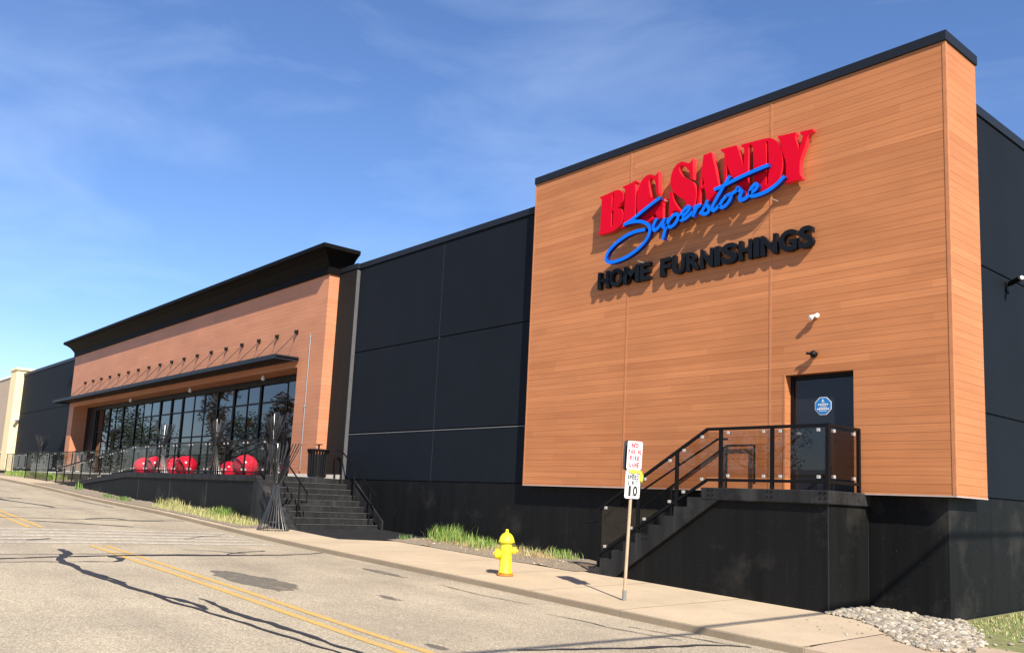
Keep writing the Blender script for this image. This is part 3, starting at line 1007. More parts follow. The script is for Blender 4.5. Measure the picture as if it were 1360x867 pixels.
# blue script
YB = 13.70
sc = thing('script_sign', 'blue handwritten-style script lettering overlapping the red letters', 'sign', (-11.5, 13.8, 5.6))
def cr(pts, n=7):
    out = []
    N = len(pts)
    for i in range(N - 1):
        p0, p1, p2, p3 = (Vector(pts[min(N - 1, max(0, i + j))]) for j in (-1, 0, 1, 2))
        for q in range(n):
            t = q / n
            out.append(.5 * (2 * p1 + (p2 - p0) * t + (2 * p0 - 5 * p1 + 4 * p2 - p3) * t * t + (3 * p1 - p0 - 3 * p2 + p3) * t ** 3))
    out.append(Vector(pts[-1]))
    return out
def stroke(m, pts, w, y0, y1):
    P = cr(pts)
    L_ = []
    R2 = []
    for i, p in enumerate(P):
        d = P[min(len(P) - 1, i + 1)] - P[max(0, i - 1)]
        d.normalize()
        nn = Vector((-d.y, d.x))
        L_.append(p + nn * w / 2)
        R2.append(p - nn * w / 2)
    n = len(P)
    vs = [(q.x, y, q.y) for y in (y0, y1) for q in L_ + R2]
    fs = []
    for i in range(n - 1):
        a, b, c, e = i, i + 1, n + i + 1, n + i
        fs.append((a, b, c, e))
        fs.append((2 * n + a, 2 * n + e, 2 * n + c, 2 * n + b))
        fs.append((a, 2 * n + a, 2 * n + b, b))
        fs.append((e, c, 2 * n + c, 2 * n + e))
    fs.append((0, n, 3 * n, 2 * n))
    fs.append((n - 1, 3 * n - 1, 4 * n - 1, 2 * n - 1))
    m.add(vs, fs)
A5, A6, A7 = (795, 250), (860, 220), (945, 210)
script = [
 ('S', [(A5, [(705, 110), (600, 188), (500, 268), (400, 350), (300, 420)]), (A5, [(285, 422), (350, 397), (440, 382), (520, 392), (572, 428), (590, 480), (572, 550), (520, 632), (440, 710), (340, 780), (240, 828), (150, 852), (98, 842), (84, 800), (112, 732), (180, 652), (280, 572), (400, 507), (535, 475)])]),
 ('u', [(A6, [(105, 608), (78, 660), (62, 715), (82, 745), (125, 710), (170, 650), (196, 605)]), (A6, [(196, 600), (172, 680), (185, 708), (225, 668)])]),
 ('p', [(A6, [(240, 600), (222, 680), (195, 760), (170, 852)]), (A6, [(212, 710), (250, 630), (300, 570), (342, 562), (350, 600), (325, 655), (280, 700), (235, 708)])]),
 ('e', [(A6, [(330, 625), (390, 592), (450, 540), (482, 490), (462, 473), (415, 515), (378, 580), (385, 625), (430, 612), (480, 572), (515, 530)])]),
 ('r', [(A6, [(560, 448), (540, 510), (523, 590)]), (A6, [(532, 560), (560, 500), (592, 458), (612, 468)])]),
 ('s', [(A6, [(600, 560), (640, 500), (672, 440), (688, 398)]), (A6, [(688, 402), (676, 446), (704, 486), (702, 528), (668, 556), (628, 552)])]),
 ('t', [(A7, [(212, 205), (140, 320), (60, 460), (5, 570), (22, 602), (60, 572), (88, 540)]), (A7, [(30, 362), (100, 335), (200, 285), (300, 235), (400, 187), (520, 135), (655, 80)])]),
 ('o', [(A7, [(175, 430), (120, 495), (96, 550), (128, 566), (180, 525), (222, 450), (210, 418), (172, 436)]), (A7, [(215, 425), (250, 400), (280, 378)])]),
 ('r', [(A7, [(280, 385), (302, 340), (318, 372), (345, 388), (325, 440), (330, 482), (370, 474), (420, 440)])]),
 ('e', [(A7, [(430, 405), (490, 375), (525, 325), (505, 300), (465, 335), (437, 400), (452, 434), (520, 428), (640, 378), (750, 300), (838, 208)])]),
]
for ch, strokes in script:
    m = MB()
    for i, (o, pts) in enumerate(strokes):
        stroke(m, tr_(pts, o[0], o[1], K, YB), .074, YB - i * .003, YB + .10)
    lo_ = m.build('letter', 'blue', sc)
    lo_.data.materials.append(M['blueside'])
    for pg in lo_.data.polygons:
        if abs(pg.normal.y) < .7:
            pg.material_index = 1
# thin standoff rods behind the script
ro = MB()
for u, v in ((888, 297), (845, 346), (1023, 263), (880, 265), (930, 280), (960, 270), (985, 262), (910, 290)):
    p = onY(u, v, YB)
    ro.tube([(p.x, YB + .05, p.z), (p.x, 13.995, p.z)], .008, 6)
ro.build('standoff_rod', 'clamp', sc)

def font_mesh(ch, bold=.02):
    cu = bpy.data.curves.new('f', 'FONT')
    cu.body = ch
    cu.offset = bold
    cu.resolution_u = 4
    ob = bpy.data.objects.new('f', cu)
    C.objects.link(ob)
    dg = bpy.context.evaluated_depsgraph_get()
    me = bpy.data.meshes.new_from_object(ob.evaluated_get(dg))
    v = [tuple(x.co)[:2] for x in me.vertices]
    f = [tuple(p.vertices) for p in me.polygons]
    bpy.data.objects.remove(ob)
    bpy.data.curves.remove(cu)
    bpy.data.meshes.remove(me)
    return v, f
def letter_mb(ch, place, depthvec, bold=.02, m=None):
    # place maps (0..1, 0..1) of the glyph's own box to a point; depthvec points from back to front face
    v, f = font_mesh(ch, bold)
    x0 = min(p[0] for p in v)
    x1 = max(p[0] for p in v)
    y0 = min(p[1] for p in v)
    y1 = max(p[1] for p in v)
    if x1 - x0 < 1e-6:
        x1 = x0 + 1
    m = m or MB()
    P = [Vector(place((p[0] - x0) / (x1 - x0), (p[1] - y0) / (y1 - y0))) for p in v]
    n = len(P)
    dv = Vector(depthvec)
    edges = {}
    for q in f:
        for i in range(len(q)):
            e = (q[i], q[(i + 1) % len(q)])
            edges[e] = 1
    fs = list(f) + [tuple(i + n for i in reversed(q)) for q in f]
    for (a, b) in edges:
        if (b, a) not in edges:
            fs.append((a, b, b + n, a + n))
    m.add([p + dv for p in P] + P, fs)
    return m
YH = 13.87
hf = thing('lettering_sign', 'black sans-serif block lettering below the blue script', 'sign', (-11.5, 13.9, 4.4))
kh = 1360 / 310
zb_ = onY(792.7, 385.5, YH).z
zt_ = onY(794.6, 363.2, YH).z
zb2 = onY(785 + 1212 / kh, 290 + 172 / kh, YH).z
zt2 = onY(785 + 1218 / kh, 290 + 50 / kh, YH).z
ztop = (zt_ + zt2) / 2
zbot = (zb_ + zb2) / 2
ext = [('H', 38, 102), ('O', 106, 182), ('M', 188, 276), ('E', 284, 340), ('F', 400, 462), ('U', 470, 542), ('R', 552, 626), ('N', 634, 706), ('I', 716, 746), ('S', 758, 846), ('H', 858, 934), ('I', 945, 978), ('N', 986, 1080), ('G', 1092, 1196), ('S', 1206, 1292)]
for ch, a, b in ext:
    vmid = 370 - (a / 1360) * 215
    xa = onY(785 + a / kh, 290 + vmid / kh, YH).x
    xb = onY(785 + b / kh, 290 + vmid / kh, YH).x
    rr = .012 if ch in 'OGSU' else 0
    letter_mb(ch, lambda s, t: (xa + (xb - xa) * s, YH + .10, zbot - rr + (ztop - zbot + 2 * rr) * t), (0, -.10, 0), .035).build('letter', 'blackletter', hf)

# ------------------------------------------------------------------ wall fittings
def seccam(loc, mat, label, s=1.0, nrm=(0, -1, 0), side=(-1, 0, 0)):
    t = thing('security_light', label, 'wall light', loc)
    n_, sd = Vector(nrm), Vector(side)
    p = Vector(loc)
    MB().lathe([(.06 * s, 0), (.06 * s, .02 * s), (.045 * s, .03 * s), (.03 * s, .06 * s)], 16, p, n_).build('mount', mat, t, smooth=True)
    MB().tube([p + n_ * .05 * s, p + n_ * .12 * s + Vector((0, 0, -.02 * s))], .022 * s, 8).build('arm', mat, t, smooth=True)
    return t, p, n_, sd
p = onY(1085, 420, 13.99)
t, p, n_, sd = seccam(p, 'white', 'white twin-head security light on the wood wall above the door')
MB().box(p.x - .09, p.x + .09, p.y - .12, p.y - .06, p.z - .02, p.z + .04).build('sensor_body', 'white', t, bevel=.015)
MB().lathe([(.02, 0), (.05, .02), (.075, .10), (.075, .12), (.06, .122)], 16, (p.x - .05, p.y - .11, p.z - .01), (-.4, -.7, -.55)).build('lamp_head', 'white', t, smooth=True)
MB().lathe([(.02, 0), (.045, .02), (.06, .07), (.06, .09), (.05, .092)], 16, (p.x + .06, p.y - .10, p.z + .01), (.5, -.7, -.2)).build('lamp_head', 'white', t, smooth=True)
t.scale = (.62, .62, .62)
p = onY(1083, 470.5, 13.99)
t, p, n_, sd = seccam(p, 'blackmetal', 'small black dome camera just above the side door')
MB().lathe([(.03, 0), (.075, .015), (.08, .05), (.07, .09), (.04, .12), (.01, .13)], 18, (p.x, p.y - .05, p.z), (.15, -1, -.15)).build('dome', 'blackmetal', t, smooth=True)
MB().tube([(p.x - .03, p.y - .09, p.z + .01), (p.x - .15, p.y - .13, p.z + .02)], .028, 10).build('lamp_head', 'blackmetal', t, smooth=True)
t.scale = (.8, .8, .8)
t = thing('security_camera', 'black bullet camera on the charcoal side wall right of the tower', 'camera', (XR, 16.9, 4.33))
MB().box(XR + .001, XR + .05, 16.78, 17.0, 4.12, 4.36).build('mount', 'blackmetal', t, bevel=.01)
MB().tube([(XR + .05, 16.88, 4.28), (XR + .16, 16.82, 4.30)], .03, 8).build('arm', 'blackmetal', t, smooth=True)
MB().tube([(XR + .10, 16.84, 4.31), (XR + .42, 16.6, 4.34)], .065, 12).build('camera_body', 'blackmetal', t, smooth=True)
MB().tube([(XR + .42, 16.6, 4.34), (XR + .47, 16.56, 4.345)], .05, 12).build('lens_hood', 'clamp', t, smooth=True)
t.scale = (.75, .75, .75)
for i, (x, lb) in enumerate(((-31.08, 'white dome lamp under the awning, the one nearest the tower'), (-38.34, 'white dome lamp under the awning, above the middle of the windows'), (-46.3, 'white dome lamp under the awning, the far one toward the entrance doors'))):
    t = thing('dome_lamp', lb, 'lamp', (x, 14.1, 4.158), 'white dome lamps under the awning')
    MB().lathe([(.055, 0), (.055, .05), (.04, .06)], 14, (x, 14.1, 4.158), (0, 0, -1)).build('canopy', 'white', t, smooth=True)
    MB().lathe([(.03, 0), (.07, .01), (.075, .05), (.06, .09), (.03, .11), (.01, .115)], 16, (x, 14.1, 4.10), (0, 0, -1)).build('globe', 'white', t, smooth=True)
cnd = MB().tube([(-26.8, 13.705, .62), (-26.8, 13.705, 5.2)], .021, 8)
cnd.lathe([(.04, 0), (.04, .06)], 10, (-26.8, 13.705, 2.75))
tag(cnd.build('conduit_pipe', 'greymetal', loc=(-26.8, 13.705, .62), smooth=True), 'slim grey conduit pipe up the entrance pier right of the windows', 'pipe')

# ------------------------------------------------------------------ terrace, stairs, ramps
PY0, PXR, PXB, PXL = 11.2, -24.72, -36.3, -46.9
te = thing('terrace', 'raised black concrete terrace with a sloping ramp in front of the entrance', 'terrace', (-36, 12.5, -.8))
m = MB()
m.prism([(PXR - .10, -2.0), (PXR - .10, .19), (PXB, .19), (PXL, -.46), (PXL, -2.0)], PY0 + .05, PY0 + .35)
m.build('retaining_wall', 'black', te)
m = MB()
m.prism([(PXR - .02, .19), (PXR - .02, .375), (PXB, .385), (PXL - .3, -.30), (PXL - .3, -.49), (PXB, .19)], PY0, PY0 + .40)
m.build('coping', 'blackstep', te, bevel=.015)
jt = MB()
for x in (-28.3, -31.6, -34.9):
    jt.box(x - .012, x + .012, PY0 + .047, PY0 + .051, -1.2, .19)
jt.build('wall_joint', 'nose', te)
m = MB()
m.box(PXB, -24.74, PY0 + .4, 14.6, -1.0, FZ - .01)
m.box(-71.3, PXB, 13.0, 14.6, -1.0, FZ - .01)
m.build('floor', 'terrace', te)
m = MB().box(-71.3, PXB - .02, 12.9, 12.999, -1.0, FZ - .003)
m.box(-71.3, PXB - .02, 12.86, 12.9, .27, FZ + .01)
m.build('retaining_wall', 'black', te)
m = MB().box(-66, -44, 12.845, 12.859, .31, .39)
m.build('edge_strip', 'stone', te)
m = MB().prism([(PXB, -1), (PXB, FZ - .012), (PXL, -.40), (PXL, -1)], PY0 + .4, 12.86)
m.build('ramp', 'terrace', te)

RS = 1.48 / 9
stp = thing('entrance_stairs', 'black painted concrete stairs with nine steps running up to the terrace', 'stairs', (-23.6, 12.8, -1.1))
m = MB()
for k in range(9):
    z1 = FZ - RS * (k + 1) + RS
    x0 = -24.74 + (.0 if k == 0 else .275 * (k - 1))
    if k == 0:
        continue
    zt1 = FZ - RS * k
    m.box(-24.74, -24.74 + .275 * k, PY0 + .36, Yw - .02, -2.0 if k == 8 else zt1 - RS * .999, zt1)
m.box(-24.739, -24.722, PY0 + .36, Yw - .02, FZ - RS + .001, FZ)
m.build('steps', 'blackstep', stp, bevel=.012)
m = MB()
for k in range(9):
    zt1 = FZ - RS * k
    x = -24.74 + .275 * k
    m.box(x - .03, x + .008, PY0 + .36, Yw - .03, zt1 - .012, zt1 + .004)
m.build('nosing', 'nose', stp)
m = MB().prism([(-24.82, .20), (-24.74, FZ - .02), (-22.45, -1.05), (-22.45, -1.6), (-24.82, -1.6)], PY0 + .03, PY0 + .36)
m.build('stringer', 'blackstep', stp)
m = MB().prism([(-24.70, .41), (-24.1, .41), (-22.3, -.79), (-22.3, -1.05), (-24.70, .2)], Yw - .07, Yw - .018)
m.build('wall_stringer', 'blackstep', stp)

def handrail(label, y, pts, posts):
    t = thing('handrail', label, 'handrail', (pts[0][0], y, -.3), 'handrails of the entrance stairs')
    MB().tube([(x, y, z) for x, z in pts], .022, 8).build('rail', 'railmetal', t, smooth=True)
    for x, z0, z1 in posts:
        MB().tube([(x, y, z0), (x, y, z1)], .024, 8).build('post', 'railmetal', t, smooth=True)
def nose(x):
    return FZ - RS * max(0, (x + 24.74) / .275)
def stair_z(x):
    return FZ - RS * max(0, min(8, math.ceil((x + 24.74) / .275 - 1e-6)))
rp = [(-24.95, 1.02), (-24.95, 1.32), (-24.70, 1.33), (-22.42, -.06), (-22.42, -.32), (-22.75, -.32)]
pst = [(-24.95, FZ, 1.3)] + [(x, stair_z(x), 1.33 - (x + 24.7) * 1.39 / 2.28 - .01) for x in (-24.55, -23.72, -22.75)]
handrail('black pipe handrail against the charcoal wall beside the entrance stairs', 13.98, rp, pst)
handrail('black pipe handrail on the entrance stairs right behind the large wire sculpture', 11.75, rp, [(x, stair_z(x), 1.33 - (x + 24.7) * 1.39 / 2.28 - .01) for x in (-24.55, -22.9)] + [(-24.95, FZ, 1.3)])

# glass railings
def railing(name_label, pts, post_t, y, low=.12, glass_mat='railglass2', clamps=True, z_off=1.06, wpost=.045, group=None, extra=None):
    """pts: polyline of (x, floor z); post_t: x positions of posts"""
    t = thing('glass_railing', name_label, 'railing', (pts[0][0], y, pts[0][1]), group)
    def fz(x):
        for (a, za), (b, zb) in zip(pts[:-1], pts[1:]):
            lo, hi = min(a, b), max(a, b)
            if lo - 1e-6 <= x <= hi + 1e-6:
                return za + (zb - za) * (x - a) / (b - a)
        return pts[-1][1]
    m = MB()
    for (a, za), (b, zb) in zip(pts[:-1], pts[1:]):
        m.bar((a, y, za + z_off), (b, y, zb + z_off), .05, .045)
    m.build('top_rail', 'railmetal', t)
    m = MB()
    for (a, za), (b, zb) in zip(pts[:-1], pts[1:]):
        m.bar((a, y, za + low), (b, y, zb + low), .04, .04)
    m.build('bottom_rail', 'railmetal', t)
    for x in post_t:
        MB().box(x - wpost / 2, x + wpost / 2, y - wpost / 2, y + wpost / 2, fz(x) - .02, fz(x) + z_off + .02).build('post', 'railmetal', t)
    xs = sorted(post_t)
    for a, b in zip(xs[:-1], xs[1:]):
        br = [p for p, _ in pts if a + .05 < p < b - .05]
        seg = [a + wpost] + br + [b - wpost]
        for c, e in zip(seg[:-1], seg[1:]):
            p = MB()
            y_ = y - .006
            for yy in (y_,):
                p.add([(c, yy, fz(c) + low + .05), (e, yy, fz(e) + low + .05), (e, yy, fz(e) + z_off - .05), (c, yy, fz(c) + z_off - .05),
                       (c, yy + .010, fz(c) + low + .05), (e, yy + .010, fz(e) + low + .05), (e, yy + .010, fz(e) + z_off - .05), (c, yy + .010, fz(c) + z_off - .05)],
                      [(0, 1, 2, 3), (7, 6, 5, 4), (0, 4, 5, 1), (1, 5, 6, 2), (2, 6, 7, 3), (3, 7, 4, 0)])
            g = p.build('glass_panel', glass_mat, t)
            if clamps:
                for cx in (c + .10, e - .10):
                    for dz in (low + .07, z_off - .07):
                        MB().box(cx - .026, cx + .026, y - .024, y + .024, fz(cx) + dz - .026, fz(cx) + dz + .026).build('clamp', 'clamp', g)
    return t
fx_posts = [-24.45] + [-24.45 - 1.482 * k for k in range(1, 8)]
lower = [-36.3 - 1.4 * k for k in range(1, 9)]
railing('long glass railing along the terrace edge and down its ramp', [(-24.4, .375), (-36.3, .385), (-47.6, -.58)], fx_posts + [-36.3] + lower, PY0 + .2, .10)
railing('far glass railing along the upper terrace edge behind the ramp', [(-37.0, .40), (-67, .40)], [-37.05 - 1.75 * k for k in range(18)], 12.92, .10)
railing('short black railing beside the grass at the ramp foot', [(-49.2, -.34), (-54.0, -.28)], [-49.22, -51.6, -53.95], 11.4, .12, z_off=1.65, clamps=False)

# the tower's side landing with its flight of steps
LY0, LX1, LXB = 12.857, -7.345, -9.832
ld = thing('side_landing', 'black concrete landing and steps below the wood tower door', 'stairs', (-9.5, 13.5, -1.5))
N9 = 10
rs_ = (.385 + 1.40) / N9
rn_ = 2.735 / 9
m = MB().box(LXB, LX1, LY0, Yw - .02, .165, .385)
m.build('landing_slab', 'blackstep', ld, bevel=.02)
m = MB().box(-12.0, LX1 - .055, LY0 + .075, Yw - .02, -2.2, .163)
# wall below the flight: sloped top
m = MB().prism([(LX1 - .055, -2.3), (LX1 - .055, .164), (-9.5, .164), (-12.15, -1.50), (-12.15, -2.3)], LY0 + .075, Yw - .02)
m.build('support_wall', 'black', ld)
pr_ = [(LXB + .001, .385)]
for k in range(1, N9):
    x = LXB - rn_ * (k - 1)
    pr_ += [(x, .385 - rs_ * k), (x - rn_, .385 - rs_ * k)]
x_end = LXB - rn_ * 9
pr_ += [(x_end, -1.75), (-12.30, -1.66), (-9.47, .168), (LXB + .30, .168), (LXB + .001, .168)]
pr2 = [p for p in pr_]
m = MB().prism(pr2, LY0, Yw - .022)
m.build('flight', 'blackstep', ld)
we = MB()
we.box(LX1 - .068, LX1 - .053, LY0 + .073, LY0 + .088, -1.6, .16)
we.build('worn_edge', 'wornline', ld)
MB().box(LX1 - .058, LX1 - .052, Yw - .045, Yw - .025, -1.6, .16).build('worn_edge', 'wornline', ld)
bt = MB()
for x, z in ((-9.62, .30), (-8.42, .30), (-7.45, .30), (-11.12, -.55), (-12.45, -1.28)):
    for dx in (-.045, .045):
        for dz in (-.045, .045):
            bt.lathe([(.014, 0), (.014, .012)], 8, (x + dx, LY0, z + dz), (0, -1, 0))
bt.build('bolt', 'railmetal', ld)
# landing railing (street side, stair slope and return)
RY = LY0 + .06
rl = thing('glass_railing', 'bronze glass railing around the side door landing and its steps', 'railing', (-9.5, RY, .385))
rail = MB()
T0, T1 = 1.425, .425 + .10
sx0, sx1 = -9.75, -12.35
zs0, zs1 = 1.405, -.08
rail.bar((LX1 - .05, RY, T0), (sx0, RY, T0), .05, .05)
rail.bar((sx0, RY, T0), (sx1, RY, zs1), .05, .05)
rail.bar((LX1 - .05, RY + .025, T0), (LX1 - .05, 14.0 - .1, T0), .05, .05)
rail.build('top_rail', 'railmetal', rl)
rail = MB()
rail.bar((LX1 - .05, RY, .52), (sx0, RY, .52), .045, .05)
rail.bar((sx0, RY, .52), (sx1, RY, -.98), .045, .05)
rail.bar((LX1 - .05, RY + .025, .52), (LX1 - .05, 13.9, .52), .045, .05)
rail.build('bottom_rail', 'railmetal', rl)
posts = [(LX1 - .05, .385, T0 + .03), (-8.415, .385, T0), (-9.458, .385, T0)]
def top_at(x):
    return T0 if x > sx0 else T0 + (zs1 - T0) * (x - sx0) / (sx1 - sx0)
def bot_at(x):
    return .52 if x > sx0 else .52 + (-.98 - .52) * (x - sx0) / (sx1 - sx0)
def flight_z(x):
    k = math.ceil((LXB - x) / rn_ - 1e-6)
    return .385 - rs_ * max(0, min(9, k))
for x in (-10.43, -11.35, sx1):
    posts.append((x, flight_z(x), top_at(x)))
for x, a, b in posts:
    MB().box(x - .027, x + .027, RY - .027, RY + .027, a, b).build('post', 'railmetal', rl)
MB().box(LX1 - .077, LX1 - .023, 13.86, 13.914, .385, T0 + .02).build('post', 'railmetal', rl)
def pane(pts3, offs):
    p = MB()
    q = [Vector(v) for v in pts3]
    d = Vector(offs)
    p.add(q + [v + d for v in q], [(0, 1, 2, 3), (7, 6, 5, 4), (0, 4, 5, 1), (1, 5, 6, 2), (2, 6, 7, 3), (3, 7, 4, 0)])
    return p.build('glass_panel', 'railglass', rl)
def clampat(g, x, y, z):
    MB().box(x - .027, x + .027, y - .027, y + .027, z - .027, z + .027).build('clamp', 'clamp', g, bevel=.006)
pxs = [LX1 - .05, -8.415, -9.458, -10.43, -11.35, sx1]
for b, a in zip(pxs[:-1], pxs[1:]):
    seg = [a + .05, b - .05]
    if a < sx0 < b:
        seg = [a + .05, sx0, b - .05]
    for c, e in zip(seg[:-1], seg[1:]):
        if e - c < .12:
            pass
        g = pane([(c, RY - .006, bot_at(c) + .05), (e, RY - .006, bot_at(e) + .05), (e, RY - .006, top_at(e) - .05), (c, RY - .006, top_at(c) - .05)], (0, .01, 0))
        if e - c > .3:
            for cx in (c + .11, e - .11):
                clampat(g, cx, RY, top_at(cx) - .075)
                clampat(g, cx, RY, bot_at(cx) + .075)
xq = LX1 - .05
g = pane([(xq, RY + .08, .58), (xq, 13.80, .58), (xq, 13.80, T0 - .06), (xq, RY + .08, T0 - .06)], (.01, 0, 0))
for yy in (RY + .17, 13.72):
    clampat(g, xq, yy, T0 - .085)
    clampat(g, xq, yy, .605)
# inner handrails of the side steps
ih = thing('handrail', 'black handrail along the back of the side door steps', 'handrail', (-10.5, 13.9, -.5))
a0 = onY(1002, 591, 13.95)
HY = 13.95
hx = a0.x
MB().tube([(hx, HY, .50), (hx, HY, a0.z), (hx - .62, HY, a0.z), (-12.6, HY, -.30), (-12.6, HY, -.75)], .022, 8).build('rail', 'railmetal', ih, smooth=True)
for x in (hx - .62, -11.4):
    MB().tube([(x, HY, flight_z(x)), (x, HY, a0.z - (a0.z + .3) * max(0, (hx - .62 - x)) / (hx - .62 + 12.6))], .022, 8).build('post', 'railmetal', ih, smooth=True)
ih = thing('handrail', 'black handrail just inside the glass of the side door steps', 'handrail', (-10.5, RY + .1, -.3))
b0 = onY(960, 583, RY + .10)
MB().tube([(b0.x + .1, RY + .10, b0.z), (b0.x - .12, RY + .10, b0.z), (-12.55, RY + .10, -.36), (-12.8, RY + .10, -.36), (-12.8, RY + .10, -.62)], .02, 8).build('rail', 'railmetal', ih, smooth=True)
for x in (-10.43, -11.35):
    MB().tube([(x, RY, top_at(x) - .18), (x, RY + .10, top_at(x) - .23)], .012, 6).build('bracket', 'railmetal', ih)

# ------------------------------------------------------------------ wire sculptures
def sculpture(loc, H, seed, label, group='wire sheaf sculptures around the entrance', lean=0):
    rnd = random.Random(seed)
    t = thing('wire_sculpture', label, 'sculpture', loc, group)
    X, Y, Z = loc
    rb, rn, rt = .40 * H / 2.3, .058 * H / 2.3, .44 * H / 2.3
    zn = .53 * H
    tilt = R_ * lean
    bm = MB()
    um = MB()
    N = 24
    for k in range(N):
        a = 2 * math.pi * k / N + rnd.uniform(-.04, .04)
        pts = []
        for s in (0, .08, .22, .45, .75, 1):
            r = rn + (rb - rn) * (1 - s) ** 1.55
            pts.append((X + r * math.cos(a + .15 * s), Y + r * math.sin(a + .15 * s), Z + zn * s))
        bm.tube(pts, .0075, 5)
    for k in range(18):
        a = 2 * math.pi * k / 18 + rnd.uniform(-.06, .06)
        hh = H * (rnd.uniform(.95, 1.0) if k % 5 else rnd.uniform(.86, .93))
        r2 = rt * rnd.uniform(.86, 1.06)
        sw_ = rnd.uniform(-.5, .5)
        p0 = (X + rn * math.cos(a + sw_), Y + rn * math.sin(a + sw_), Z + zn - .06)
        p1 = (X + r2 * math.cos(a) + tilt.x, Y + r2 * math.sin(a) + tilt.y, Z + hh)
        um.bar(p0, p1, .016, .022)
    for k in range(9):                     # inner rods
        a = rnd.uniform(0, 6.28)
        r2 = rt * rnd.uniform(.25, .6)
        um.bar((X + rn * .5 * math.cos(a), Y + rn * .5 * math.sin(a), Z + zn - .05), (X + r2 * math.cos(a), Y + r2 * math.sin(a), Z + H * rnd.uniform(.9, .98)), .016, .022)
    bm.build('lower_rods', 'rodmetal', t, smooth=True)
    um.build('upper_rods', 'rodmetal', t)
    ring = MB()
    c24 = [2 * math.pi * k / 28 for k in range(28)]
    ring.tube([(X + rb * math.cos(a), Y + rb * math.sin(a), Z + .012) for a in c24], .012, 6, True)
    ring.build('base_ring', 'rodmetal', t, smooth=True)
    ring = MB()
    ring.tube([(X + (rb * .80) * math.cos(a), Y + rb * .80 * math.sin(a), Z + .09 * H) for a in c24], .009, 6, True)
    ring.build('hoop', 'rodmetal', t, smooth=True)
    ring = MB()
    rr = rn + (rt - rn) * .40
    ring.tube([(X + tilt.x * .45 + rr * math.cos(a), Y + tilt.y * .45 + rr * math.sin(a), Z + zn + (H - zn) * .45) for a in c24], .014, 6, True)
    ring.build('hoop', 'rodmetal', t, smooth=True)
    MB().lathe([(rn + .012, zn - .03), (rn + .02, zn), (rn + .012, zn + .03)], 20, (X, Y, Z)).build('neck_band', 'rodmetal', t, smooth=True)
    return t
sculpture((-22.33, 10.78, sw(-22.33, 10.78)), 2.38, 1, 'large dark wire sheaf sculpture standing on the sidewalk at the stairs', lean=.13)
sculpture((-25.6, 12.15, FZ), 1.98, 2, 'wire sheaf sculpture on the terrace directly behind the large sidewalk one')
sculpture((-29.75, 12.0, FZ), 1.92, 3, 'wire sheaf sculpture on the terrace left of the single red ball')
sculpture((-34.9, 12.0, FZ), 1.95, 4, 'slim wire sheaf sculpture on the terrace between the red ball groups')
sculpture((-59.2, 13.2, FZ), 2.2, 5, 'distant wire sheaf sculpture against the far charcoal wall')

# ------------------------------------------------------------------ red balls
def ball(x, y, r, label):
    t = thing('red_ball', label, 'ball', (x, y, FZ - .01), 'glossy red balls along the terrace edge')
    prof = [(r * .62, 0)]
    c = r * .74
    for k in range(1, 22):
        a = -math.pi / 2 + math.pi * k / 22
        z = c + r * .92 * math.sin(a)
        if z > .02:
            prof.append((r * math.cos(a), z))
    prof.append((.004, c + r * .92))
    MB().lathe(prof, 40, (x, y, FZ - .01)).build('sphere', 'ball', t, smooth=True)
    MB().lathe([(r * .60, -.002), (r * .66, .012), (r * .60, .03)], 32, (x, y, FZ - .01)).build('base_ring', 'blackmetal', t, smooth=True)
ball(-27.2, 12.0, .40, 'big glossy red ball at the right, closest to the stairs')
ball(-30.6, 12.9, .31, 'small red ball peeking out left of the big right-hand one')
ball(-32.3, 12.0, .40, 'red ball in front of the middle pair behind the glass railing')
ball(-36.0, 12.9, .42, 'red ball half hidden behind the left of the middle pair')
ball(-35.5, 11.98, .40, 'red ball right of the slim sculpture in the left group')
ball(-39.3, 12.8, .42, 'red ball at the left end, next to the ramp top')

# ------------------------------------------------------------------ litter bin, bollard lights
lb = thing('litter_bin', 'black slatted litter bin with an ash urn top beside the entrance pier', 'bin', (-24.95, 13.35, FZ))
X, Y, Z = -24.95, 13.35, FZ
m = MB()
for k in range(22):
    a = 2 * math.pi * k / 22
    b = .045
    p0 = Vector((X + .27 * math.cos(a), Y + .27 * math.sin(a), Z + .06))
    p1 = Vector((X + .29 * math.cos(a), Y + .29 * math.sin(a), Z + .74))
    p2 = Vector((X + .335 * math.cos(a), Y + .335 * math.sin(a), Z + .86))
    m.tube([p0, p1, p2], .02, 5)
m.build('slats', 'blackmetal', lb)
m = MB()
m.lathe([(.25, .03), (.28, .03), (.28, .09), (.25, .09)], 28, (X, Y, Z))
m.lathe([(.24, .09), (.25, .72)], 28, (X, Y, Z))
m.build('liner', 'blackmetal', lb, smooth=True)
MB().lathe([(.20, .83), (.345, .835), (.355, .86), (.33, .885), (.20, .895)], 28, (X, Y, Z)).build('rim', 'blackmetal', lb, smooth=True)
m = MB().tube([(X, Y, Z + .89), (X, Y, Z + 1.02)], .03, 8)
m.box(X - .17, X - .02, Y - .03, Y + .03, Z + 1.02, Z + 1.05)
m.box(X + .02, X + .17, Y - .03, Y + .03, Z + 1.02, Z + 1.05)
m.box(X - .02, X + .02, Y - .03, Y + .03, Z + 1.02, Z + 1.045)
m.build('ash_tray', 'blackmetal', lb)

